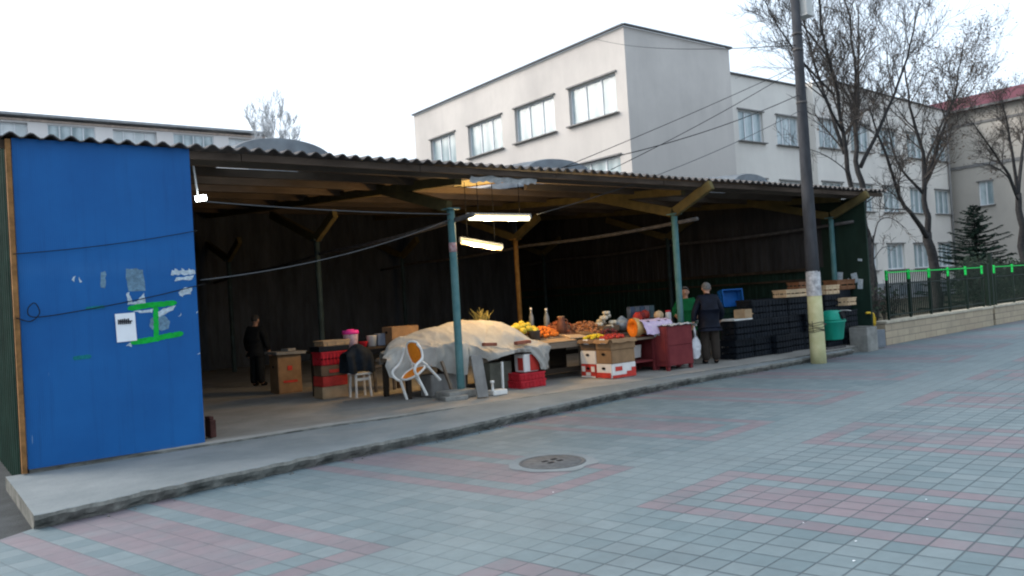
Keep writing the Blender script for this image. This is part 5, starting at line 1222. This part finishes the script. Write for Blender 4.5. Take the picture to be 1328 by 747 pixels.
ch = armchair()
from mathutils import Euler
ch.rotation_euler = (R(27), R(-10), R(-72)); ch.scale = (.80,)*3
_f = Euler(ch.rotation_euler).to_matrix() @ Vector((0, 0, .36*.80))
ch.location = Vector((5.60, 9.72, .61))-_f

# ------------------------------------------------------------------ produce stall
ps = thing('produce_stall', 'wooden produce stall with a sloping top heaped with fruit', 'market stall', (9.2, 10.9, .16))
ztop = lambda y: .775+.20*(y-10.35)
mb = MB()
for k in range(6):
    y = 10.36+k*.22; mb.bar((7.95, y, ztop(y)-.02), (10.9, y, ztop(y)-.02+.01*nz(k*2.)), .205, .03)
mb.build('sloping_top', m_wood, ps)
mb = MB(); mb.bar((7.95, 10.28, .735), (10.0, 10.28, .72), .03, .09); mb.build('front_board', m_wood, ps)
for x in (8.2, 9.36, 10.8):
    for y in (10.42, 11.4): mb = MB(); mb.bar((x, y, .16), (x, y, ztop(y)-.04), .085, .085); mb.build('leg', m_wood, ps)
mb = MB(); mb.bar((8.2, 10.45, .30), (10.8, 10.45, .28), .05, .08); mb.bar((8.2, 11.4, .5), (10.8, 11.4, .5), .05, .08); mb.build('stretcher', m_wooddark, ps)
mb = MB(); mb.box((9.0, 11.42, .45), (1.7, .03, .5)); mb.build('rear_board', m_wooddark, ps)
for i, (x, y, rz, l, mt) in enumerate(((8.75, 10.36, .06, .75, m_cardlight), (9.45, 10.40, -.12, .8, m_palewood), (9.0, 10.62, .15, .6, m_cardlight), (9.75, 10.55, .22, .7, m_card))):
    mb = MB(); mb.box((x, y, ztop(y)+.035+.02*(i % 2)), (l, .22, .018), (.2, .02*i, rz), bev=.003)
    tag(mb.build('cardboard_sheet', mt, loc=(x, y, ztop(y))), ['pale flattened cardboard along the stall edge before the oranges', 'pale thin board laid slanting at the stall edge above the lemons', 'flattened cardboard lining under the oranges', 'brown flattened cardboard lying under the onion heap'][i], 'cardboard sheet', 'cardboard lining the stall')
mb = MB(); mb.grid(lambda u, v: (9.25+.2*u+.02*v, 10.24-.02*math.sin(u*6), .80-.15*v+.02*nz(u*5, v)), 8, 6); tag(mb.build('paper_bag', m_greysheet, loc=(9.3, 10.24, .75)), 'crumpled pale paper bag hanging at the stall edge beside the cartons', 'paper bag')
mb = MB(); rnd = random.Random(8)
for k in range(70): 
    x, y, z = 9.30+rnd.gauss(0, .05), 10.2+rnd.gauss(0, .03), .62+rnd.gauss(0, .06); u = Vector((rnd.gauss(0, 1), rnd.gauss(0, 1), rnd.gauss(0, 1))).normalized()*.05; v = u.orthogonal()*.6
    c = Vector((x, y, z)); mb.add([c-u, c+v, c+u, c-v], [[0, 1, 2, 3]])
tag(mb.build('green_bunch', M('limp_green_leaves', (.03, .09, .03), .7, .4, 9), loc=(9.3, 10.2, .6)), 'limp green bunch hanging between the stall and the cartons', 'greens')
# fruit: one mesh per kind, each fruit an object of its own
def fruit_proto(nm, mat, r, sc=(1, 1, 1), jit=.06, sub=2, stalk=None):
    mb = MB(); mb.ball((0, 0, 0), r, sc, 0, jit, sub)
    mats = [mat]
    if stalk: mb.tube([(0, 0, r*sc[2]*.9), (.004, 0, r*sc[2]*1.25)], r*.09, 5, 1); mats.append(stalk)
    o = mb.build(nm, mats); return o
m_stalk = M('brown_stalk', (.08, .06, .03), .9, .2)
def heap(nm, label, cat, group, mat, r, x0, x1, y0, y1, zb, h, n, sc=(1, 1, 1), seed=1, peak=None, stalk=m_stalk, jit=.06, sub=2, vary=.15):
    """a heap of single fruits: points laid on a mound, each lifted onto the surface"""
    rnd = random.Random(seed); proto = tag(fruit_proto(nm, mat, r, sc, jit, sub, stalk), label, cat, group); first = True; placed = []
    tries = 0
    while len(placed) < n and tries < 6000:
        tries += 1
        x, y = rnd.uniform(x0, x1), rnd.uniform(y0, y1); u = (x-x0)/(x1-x0)*2-1; v = (y-y0)/(y1-y0)*2-1
        if u*u+v*v > 1.05: continue
        zz = (zb(y) if callable(zb) else zb)+r*.85+h*max(0, 1-(abs(u)**1.6+abs(v)**1.6)/1.4)
        if any((x-a)**2+(y-b)**2+(zz-c)**2 < (1.55*r)**2 for a, b, c in placed): continue
        placed.append((x, y, zz)); o = proto if first else proto.copy(); 
        if not first: C.objects.link(o)
        first = False; o.location = (x, y, zz); k = 1+rnd.uniform(-vary, vary); o.scale = (k, k, k); o.rotation_euler = (rnd.uniform(-.5, .5), rnd.uniform(-.5, .5), rnd.uniform(0, 6))
    # the bulk under the top layer
    return placed
def bed(nm, label, cat, x0, x1, y0, y1, zb, h, mat, seed=0):
    """the solid mound of produce that the upper layer lies on"""
    mb = MB(); cx, cy = (x0+x1)/2, (y0+y1)/2
    def f(u, v):
        a = 2*math.pi*u; rr = v; x = cx+(x1-x0)/2*rr*math.cos(a); y = cy+(y1-y0)/2*rr*math.sin(a); z0_ = zb(y) if callable(zb) else zb
        return (x, y, z0_+h*max(0, 1-rr**1.6)+.012*nz(x*22, y*22, seed)+.01*nz(x*50, y*50))
    mb.grid(f, 48, 14); return tag(mb.build(nm, mat, loc=(cx, cy, zb(cy) if callable(zb) else zb)), label, cat)
heap('yellow_melon', 'yellow melon in the heap at the end of the stall', 'melon', 'heap of yellow melons', M('yellow_melon_skin', (.52, .42, .055), .45, .15, 12), .062, 8.12, 8.62, 10.6, 10.95, lambda y: ztop(y)+.05, .16, 17, (1.15, 1, .95), 2)
mb = MB(); mb.box((8.37, 10.78, ztop(10.78)+.02), (.5, .36, .08), bev=.01); tag(mb.build('melon_box', m_carddark, loc=(8.37, 10.78, .85)), 'dark shallow box under the yellow melons', 'box')
bk = thing('bucket', 'grey metal bucket standing between the melons and the oranges', 'bucket', (8.42, 10.52, ztop(10.52)))
z0_ = ztop(10.52); MB().lathe([(.0, z0_), (.075, z0_), (.10, z0_+.19), (.106, z0_+.195), (.098, z0_+.19), (.08, z0_+.05), (0, z0_+.05)], (8.42, 10.52, 0), 22).build('pail', m_rustgrey, bk)
mb = MB(); mb.tube(curve_pts([(8.32, 10.52, z0_+.18), (8.42, 10.45, z0_+.10), (8.52, 10.52, z0_+.18)], 12), .005, 5); mb.build('handle', m_cable, bk)
heap('orange', 'orange in the heap on the stall under the tubes', 'orange', 'heap of oranges', M('orange_peel', (.62, .17, .025), .5, .12, 14), .034, 8.52, 9.02, 10.5, 10.95, lambda y: ztop(y)+.03, .12, 64, seed=3, stalk=None)
mb = MB(); mb.box((8.77, 10.72, ztop(10.72)+.025), (.56, .50, .05), (.2, 0, 0), bev=.008); tag(mb.build('orange_tray', m_carddark, loc=(8.77, 10.72, .85)), 'dark tray under the heap of oranges', 'tray')
m_walnut = M('brown_walnut_shell', (.26, .11, .06), .8, .25, 16); m_onion = M('copper_onion_skin', (.34, .15, .07), .5, .3, 12); m_potato = M('dusty_potato_skin', (.22, .13, .08), .85, .25, 9)
bed('carrot_mound', 'reddish brown mound of carrots behind the jug', 'carrots', 9.15, 9.75, 10.75, 11.35, ztop, .15, m_walnut, 1)
heap('carrot_root', 'stubby reddish root on the mound behind the jug', 'root', 'reddish roots behind the jug', M('reddish_root_skin', (.33, .10, .045), .7, .2, 9), .026, 9.15, 9.75, 10.75, 11.3, ztop, .17, 46, (1.7, .8, .8), 5, stalk=None)
bed('onion_mound', 'copper brown mound of onions in the middle of the stall', 'onions', 9.55, 10.2, 10.5, 11.15, ztop, .15, m_onion, 2)
heap('onion', 'copper brown onion on the mound in the middle of the stall', 'onion', 'onions on the stall', m_onion, .033, 9.5, 10.2, 10.45, 11.1, ztop, .17, 50, (1, 1, .88), 6)
bed('potato_mound', 'dark brown sloping heap of beetroot behind the apples', 'beetroot', 9.45, 10.15, 9.95, 10.50, .70, .17, M('dark_beet_skin', (.10, .045, .038), .8, .3, 9), 3)
heap('beetroot', 'dark reddish beetroot on the slope behind the apples', 'beetroot', 'beetroots behind the apples', M('dark_red_beet', (.13, .035, .035), .7, .3, 9), .033, 9.5, 10.15, 9.98, 10.42, .70, .19, 34, seed=7)
heap('lemon', 'yellow lemon in the open carton of the rear column', 'lemon', 'lemons in the open carton', M('lemon_peel', (.68, .50, .03), .45, .1, 14), .031, 9.15, 9.55, 9.87, 10.22, .775, .055, 22, (1.2, .95, .95), 8, stalk=None)
heap('red_apple', 'red apple in the open carton of the front column', 'apple', 'red apples in the open carton', M('red_apple_skin', (.46, .045, .03), .35, .35, 8), .034, 9.15, 9.62, 9.48, 9.83, .775, .05, 24, seed=9)
for i, (x, y, z, r) in enumerate(((10.02, 10.65, 1.0, .062), (10.14, 10.72, 1.05, .07), (10.10, 10.60, 1.11, .064), (10.24, 10.66, 1.14, .058), (10.17, 10.60, 1.20, .05), (10.27, 10.55, 1.02, .066), (10.16, 10.52, .95, .06))):
    mb = MB()
    for k in range(7): mb.ball((x+.04*math.cos(k*2.4)*(k > 0), y+.04*math.sin(k*2.4)*(k > 0), z+.02*nz(k*3., i)), r*.62, jit=.25, sub=2)
    tag(mb.build('cauliflower', M('cream_cauliflower', (.56, .52, .42), .85, .15, 22), loc=(x, y, z)), 'cream white cauliflower in the pile beside the clear bag', 'cauliflower', 'pile of cauliflowers')
mb = MB(); mb.box((10.14, 10.62, .92), (.40, .34, .10), bev=.01); tag(mb.build('vegetable_box', m_carddark, loc=(10.14, 10.62, .87)), 'dark shallow box under the cauliflowers', 'box')
mb = MB(); mb.grid(lambda u, v: (10.50+(.17*math.sin(math.pi*min(.98, v*.9+.1)))*math.cos(6.283*u)*(1+.3*nz(u*7, v*6)), 10.55+.13*math.sin(6.283*u)*math.sin(math.pi*min(.98, v*.9+.1))*(1+.3*nz(u*6, v*7, 2)), .86+.26*v+.02*nz(u*9, v*9)), 26, 16)
tag(mb.build('plastic_bag', M('crumpled_grey_bag', (.26, .29, .31), .35, .4, 14), loc=(10.5, 10.55, .86)), 'crumpled grey plastic bag between cauliflowers and pumpkin', 'bag')
def bottle(lab, x, y, z, h, r, mat, cap, cat='bottle', nm='bottle'):
    t = thing(nm, lab, cat, (x, y, z), 'bottles on the stall'); MB().lathe([(0, z), (r, z), (r*1.03, z+h*.1), (r, z+h*.6), (r*.45, z+h*.82), (r*.4, z+h*.93), (0, z+h*.93)], (x, y, 0), 16).build('body', mat, t)
    MB().lathe([(r*.46, z+h*.9), (r*.46, z+h), (0, z+h*1.005)], (x, y, 0), 12).build('cap', cap, t)
m_glassd = M('dusty_clear_glass', (.13, .14, .14), .15, .3, 9, spec=.6)
bottle('slim clear bottle standing behind the yellow melons by the ochre post', 8.95, 11.25, ztop(11.25), .42, .042, m_glassd, m_plasticwhite)
bottle('clear bottle with a pale cap behind the oranges', 9.26, 11.2, ztop(11.2), .40, .052, m_glassd, m_plasticwhite)
jg = thing('jug', 'reddish brown jug with a pale lip behind the oranges', 'jug', (9.3, 10.85, ztop(10.85)))
z0_ = ztop(10.85); MB().lathe([(0, z0_), (.07, z0_), (.095, z0_+.10), (.075, z0_+.22), (.055, z0_+.27), (.07, z0_+.31), (.06, z0_+.31), (0, z0_+.25)], (9.3, 10.85, 0), 20).build('body', M('brown_glazed_clay', (.13, .055, .035), .4, .25, 8), jg)
mb = MB(); mb.tube(curve_pts([(9.36, 10.85, z0_+.27), (9.44, 10.85, z0_+.24), (9.42, 10.85, z0_+.12), (9.385, 10.85, z0_+.10)], 14), .012, 7); mb.build('handle', m_walnut, jg)
mb = MB(); mb.lathe([(.056, z0_+.30), (.073, z0_+.315), (.06, z0_+.32)], (9.3, 10.85, 0), 20); mb.build('lip', m_cardlight, jg)

# pumpkin shelf, cut pumpkin, sack, groceries
sh = thing('low_shelf', 'low dark red wooden shelf unit between the cartons and the red cabinet', 'shelf', (10.15, 10.05, .16))
mb = MB(); mb.box((10.17, 10.0, .735), (.62, .56, .035)); mb.build('top', m_wood, sh)
mb = MB(); mb.box((10.17, 10.0, .34), (.58, .52, .03)); mb.box((10.17, 10.24, .50), (.58, .02, .44)); mb.build('lower_board', m_redpaint, sh)
for x in (9.90, 10.44):
    for y in (9.76, 10.24): mb = MB(); mb.bar((x, y, .16), (x, y, .718), .04, .04); mb.build('leg', m_redpaint, sh)
mb = MB(); mb.box((10.28, 10.0, .50), (.20, .02, .22), (.1, 0, .1)); tag(mb.build('white_sign', m_whitebox, loc=(10.28, 10, .4)), 'blank white card standing on the low shelf', 'card')
pu = thing('cut_pumpkin', 'large pumpkin cut open, bright orange flesh facing the cartons', 'pumpkin', (10.12, 9.92, .755))
pc = Vector((10.16, 9.92, .925)); ca = R(163); cutn = Vector((math.cos(ca), math.sin(ca), .0))
bm = bmesh.new(); bmesh.ops.create_icosphere(bm, subdivisions=4, radius=1)
for v in bm.verts:
    a = math.atan2(v.co.y, v.co.x); k = 1-.05*abs(math.sin(a*5)); v.co = Vector((v.co.x*.20*k, v.co.y*.20*k, v.co.z*.17))
bmesh.ops.bisect_plane(bm, geom=bm.verts[:]+bm.edges[:]+bm.faces[:], plane_co=cutn*.03, plane_no=cutn, clear_outer=True)
MB().bm(bm, 0, True, Matrix.Translation(pc)).build('rind', M('tan_pumpkin_rind', (.50, .34, .15), .7, .25, 9), pu)
sd2 = Vector((-cutn.y, cutn.x, 0)); mb = MB(); n = 32
for k_, (r0_, dd_) in enumerate(((1., 0), (.52, -.0), (.46, -.05), (.0, -.09))):
    pass
rings = []
for r0_, dd_ in ((1., .0), (.80, .002), (.55, .001), (.48, -.045), (.25, -.06), (.02, -.065)):
    rings.append([pc+cutn*(.032+dd_)+(sd2*math.cos(2*math.pi*k/n)*.192+Vector((0, 0, 1))*math.sin(2*math.pi*k/n)*.163)*r0_*(1+.03*nz(k*.8, r0_*9)) for k in range(n)])
mb.add([v for r_ in rings for v in r_], [[i*n+k, i*n+(k+1) % n, (i+1)*n+(k+1) % n, (i+1)*n+k] for i in range(len(rings)-1) for k in range(n)]+[[(len(rings)-1)*n+k for k in range(n)]], 0, True)
mb.build('flesh', M('orange_pumpkin_flesh', (.70, .20, .02), .6, .2, 12), pu)
mb = MB(); mb.grid(lambda u, v: (10.15+.72*u, 9.60+.10*v+.02*nz(u*9, v*3)-.03*math.sin(math.pi*u), .80+.22*v**.8+.02*nz(u*8, v*4)), 30, 8); mb.grid(lambda u, v: (10.15+.72*u, 9.70+.42*v, 1.02+.05*math.sin(math.pi*v)+.03*nz(u*8, v*5, 4)-.05*v), 30, 12)
tag(mb.build('patterned_cloth', m_pinkbag, loc=(10.5, 9.7, .9)), 'pale pink patterned cloth covering the counter beside the cut pumpkin', 'cloth')
cb2 = thing('counter', 'dark red counter under the pink cloth, joined against the red cabinet', 'counter', (10.7, 9.95, .16))
mb = MB(); mb.box((10.80, 9.98, .50), (.66, .56, .58), bev=.005); mb.build('body', m_redpaint, cb2)
mb = MB(); mb.box((10.80, 9.98, .795), (.70, .60, .02)); mb.build('top', m_wood, cb2)
for x in (10.52, 11.08):
    for y in (9.75, 10.2): mb = MB(); mb.bar((x, y, .16), (x, y, .22), .05, .05); mb.build('leg', m_redpaint, cb2)
# red cabinet
cab = thing('red_cabinet', 'worn dark red wooden cabinet with crumpled film on its top', 'cabinet', (10.8, 9.65, .16))
mb = MB(); mb.box((10.78, 9.62, .575), (.66, .36, .69), bev=.006); mb.build('carcass', m_redpaint, cab)
for z, h in ((.745, .31), (.405, .33)):
    mb = MB(); mb.box((10.78, 9.435, z), (.62, .014, h), bev=.003); mb.build('door', m_redpaint, cab)
mb = MB(); mb.box((10.445, 9.62, .60), (.014, .30, .58), bev=.003); mb.build('side_panel', m_redpaint, cab)
mb = MB()
for (y, z, r_) in ((9.66, .80, .05), (9.69, .76, .03), (9.60, .78, .02)): mb.add([(10.4365, y+r_*math.cos(a)*(1+.4*nz(a, y)), z+r_*.7*math.sin(a)) for a in [k*.628 for k in range(10)]], [list(range(10))])
mb.build('chipped_spot', m_scrap, cab)
for x in (10.49, 11.07):
    for y in (9.48, 9.76): mb = MB(); mb.bar((x, y, .13), (x, y, .23), .055, .055); mb.build('leg', m_redpaint, cab)
mb = MB(); mb.grid(lambda u, v: (10.42+.80*u, 9.40+.46*v, .935+.03*nz(u*9, v*6)+.022*nz(u*22, v*15)-.05*max(0, (u-.88)/.12)**2), 44, 22); tag(mb.build('crumpled_film', m_greysheet, loc=(10.8, 9.6, .94)), 'crumpled grey plastic film spread over the red cabinet top', 'plastic film')
for k, (x, lab) in enumerate(((10.62, 'red paper bag at the near end of the counter goods'), (10.74, 'darker red bag squeezed in the middle of the counter goods'), (10.88, 'plump red bag beside the tan melon'))):
    mb = MB(); mb.ball((x, 10.26+.03*k, 1.08+.015*k), .085, (1, .9, 1.15), 0, .35, 3); tag(mb.build('red_bag', M('red_foil_%s' % ('bright', 'dark', 'plump')[k], [(.36, .03, .02), (.17, .02, .02), (.28, .03, .02)][k], .4, .4, 14), loc=(x, 10.26, 1.0)), lab, 'bag', 'red bags on the counter')
for k in range(5):
    x = 10.72+k*.13; mb = MB(); mb.box((x, 10.52, 1.16+.012*nz(k*2.)), (.115, .10, .23), (0, 0, .1*nz(k*5.)), bev=.006)
    tag(mb.build('dark_packet', M('slate_card_%s' % 'abcde'[k], [(.06, .08, .12), (.10, .11, .13), (.05, .07, .11), (.12, .12, .14), (.06, .09, .10)][k], .6, .4, 12), loc=(x, 10.52, 1.05)), 'dark slate packet standing in the row behind the red bags', 'packet', 'dark packets on the counter')
mb = MB(); mb.box((10.98, 10.42, 1.03), (.75, .34, .04)); tag(mb.build('counter_tray', m_wooddark, loc=(10.98, 10.42, 1.0)), 'dark tray carrying the packets and red bags on the counter', 'tray')
mb = MB(); mb.box((10.95, 10.25, .91), (.60, .50, .20)); tag(mb.build('counter_box', m_carddark, loc=(10.95, 10.25, .8)), 'dark box on the counter under the tray of packets', 'box')
mb = MB(); mb.ball((10.93, 10.03, 1.10), .09, (1, 1, .92), 0, .08, 3); mb.tube([(10.93, 10.03, 1.17), (10.935, 10.02, 1.20)], .008, 5, 1); tag(mb.build('tan_melon', [M('tan_netted_rind', (.42, .31, .19), .75, .25, 26), m_stalk], loc=(10.93, 10.03, 1.03)), 'round tan melon in front of the red bags', 'melon')
jr = thing('jar', 'glass jar with a red lid at the end of the counter', 'jar', (11.08, 9.92, 1.0))
MB().lathe([(0, 1.0), (.05, 1.0), (.055, 1.03), (.055, 1.12), (.04, 1.15), (0, 1.15)], (11.06, 9.92, 0), 16).build('body', M('pale_jar_glass', (.38, .38, .40), .15, .2, 14), jr)
MB().lathe([(.045, 1.148), (.046, 1.175), (0, 1.18)], (11.06, 9.92, 0), 14).build('lid', m_redplastic, jr)

# ------------------------------------------------------------------ crates at the far end
def black_crate():
    return slat_crate('black_crate', '', 'crate', (.56, .38, .36), m_blackplastic, (0, 0, -50), 0, 'black plastic crates stacked at the shed end', ribs=6, rows=3)
bc = black_crate(); first = True
def place_crate(x, y, z, rz, label):
    global first
    if first: o = bc; first = False; o.location = (x, y, z); o.rotation_euler = (0, 0, rz); o['label'] = label
    else: o = dup(bc, (x, y, z), label, rz)
rnd = random.Random(12)
names = ['first', 'second', 'third', 'fourth', 'fifth']
tier = {0: 'bottom', 1: 'middle', 2: 'top'}
cols = [12.72, 13.31, 13.90, 14.49, 15.02]
for i, x in enumerate(cols):
    for k in range(3):
        if i == 0 and k > 1: continue
        place_crate(x+rnd.uniform(-.01, .01), 9.72+rnd.uniform(-.045, .05), .155+k*.364, rnd.uniform(-.075, .075), f'black plastic crate, {tier[k]} of the {names[i]} stack counted from the man in navy')
for i, x in enumerate((13.9, 14.5, 15.05)):
    for k in range(3): place_crate(x, 10.16+rnd.uniform(-.02, .02), .155+k*.364, rnd.uniform(-.03, .03), f'black plastic crate, {tier[k]} of the {names[i]} stack in the row behind')
for i, x in enumerate((15.66, 16.24)):
    for k in range(3):
        if i == 1 and k > 1: continue
        place_crate(x+rnd.uniform(-.03, .03), 9.60+rnd.uniform(-.03, .03), .155+k*.364, rnd.uniform(-.08, .08), f'black plastic crate, {tier[k]} of the stack ' + ('behind the litter bin' if i == 0 else 'beside the green end panel'))

for dims, loc, mt, lab, rz in (((.95, .30, .15), (14.50, 9.62, 1.253), m_palewood, 'long low pale wooden crate lying across the black stacks', .03),
                               ((.55, .34, .19), (15.66, 9.60, 1.25), m_palewood, 'pale wooden crate on the black stack just behind the pole', .05),
                               ((.72, .34, .22), (16.55, 9.78, 1.32), m_redwood, 'reddish wooden crate against the green end panel', -.04),
                               ((.40, .26, .16), (16.02, 9.36, .99), m_palewood, 'small pale wooden basket crate above the litter bin', .10),
                               ((.42, .28, .14), (14.86, 9.70, 1.405), m_redwood, 'dark reddish wooden crate on top of the long pale crate', .0)):
    slat_crate('wooden_crate', lab, 'crate', dims, mt, loc, rz, 'wooden crates on the black stacks', ribs=3, rows=2)
place_crate(16.36, 9.80, .155+2*.364+.0, .02, 'black plastic crate under the reddish wooden crate by the green end panel') if False else None
mb = MB(); mb.box((16.40, 9.80, 1.10), (.55, .36, .42), bev=.01); tag(mb.build('dark_box', m_blackplastic, loc=(16.4, 9.8, .9)), 'dark plastic box under the reddish wooden crate by the green panel', 'box')
mb = MB(); mb.box((15.98, 9.36, .88), (.24, .16, .012), (0, .1, .2)); tag(mb.build('plastic_lid', m_plasticwhite, loc=(15.98, 9.36, .88)), 'pale plastic lid lying on the crate beside the litter bin', 'lid')  # a loose container lid
# white counter beyond the man, crates and box on it
wtb = thing('trestle_table', 'pale topped trestle table beyond the man in navy', 'table', (13.3, 10.4, .16))
mb = MB(); mb.box((13.30, 10.55, .86), (1.15, .60, .045), bev=.005); mb.build('tabletop', m_plasticwhite, wtb)
for x in (12.80, 13.80):
    for y in (10.32, 10.78): mb = MB(); mb.bar((x, y, .16), (x, y, .84), .06, .06); mb.build('leg', m_wood, wtb)
mb = MB(); mb.box((13.55, 9.72, .895), (.2, .2, .02)); 
slat_crate('plastic_crate', 'dark green plastic crate on the pale trestle table', 'crate', (.58, .38, .22), m_greencrate, (13.58, 10.5, .885), .03, 'crates on the trestle table')
slat_crate('plastic_crate', 'bright blue plastic crate stacked on the dark green crate', 'crate', (.46, .34, .20), m_bluecrate, (13.70, 10.62, 1.285), -.03, 'crates on the trestle table').rotation_euler = (R(84), 0, R(-20))
mb = MB(); mb.box((12.72, 9.73, .90), (.56, .40, .03), bev=.004); tag(mb.build('white_board', m_plasticwhite, loc=(12.72, 9.73, .88)), 'white board lying on the lower black stack beside the man', 'board')
carton('tan cardboard box tipped on the black crates beside the white board', (12.92, 9.66, .916), (.36, .24, .17), (m_cardlight, []), rz=.12, printx=1, hole=False)
for k, (a, b, lab) in enumerate((((14.95, 9.22, .145), (15.55, 9.16, .16), 'pale grey bar lying on the floor edge under the bin, the longer one'), ((15.05, 9.30, .15), (15.62, 9.26, .15), 'pale grey bar lying on the floor behind the longer bar'))):
    mb = MB(); mb.bar(a, b, .05, .03); tag(mb.build('metal_bar', m_rustgrey, loc=a), lab, 'bar', 'bars on the floor edge')
# small litter on the paving
rnd = random.Random(21)
for k, (x, y) in enumerate(((5.10, 2.53), (4.42, 2.62), (4.10, 2.45), (5.55, 2.75), (4.55, 3.05), (4.05, 4.95))):
    mb = MB(); a0 = rnd.uniform(0, 6); s = rnd.uniform(.007, .013)
    mb.add([(x+s*r_*math.cos(a0+k2*1.05), y+s*r_*.7*math.sin(a0+k2*1.05), .006+.004*nz(k2*2., k)) for k2, r_ in enumerate((1, .8, 1.1, .7, 1.0, .9))], [list(range(6))])
    tag(mb.build('paper_scrap', m_paper, loc=(x, y, 0)), 'tiny white paper scrap lying on the pavers', 'litter', 'scraps on the paving')
for o in bpy.data.objects:
    if '_o' in o: del o['_o']
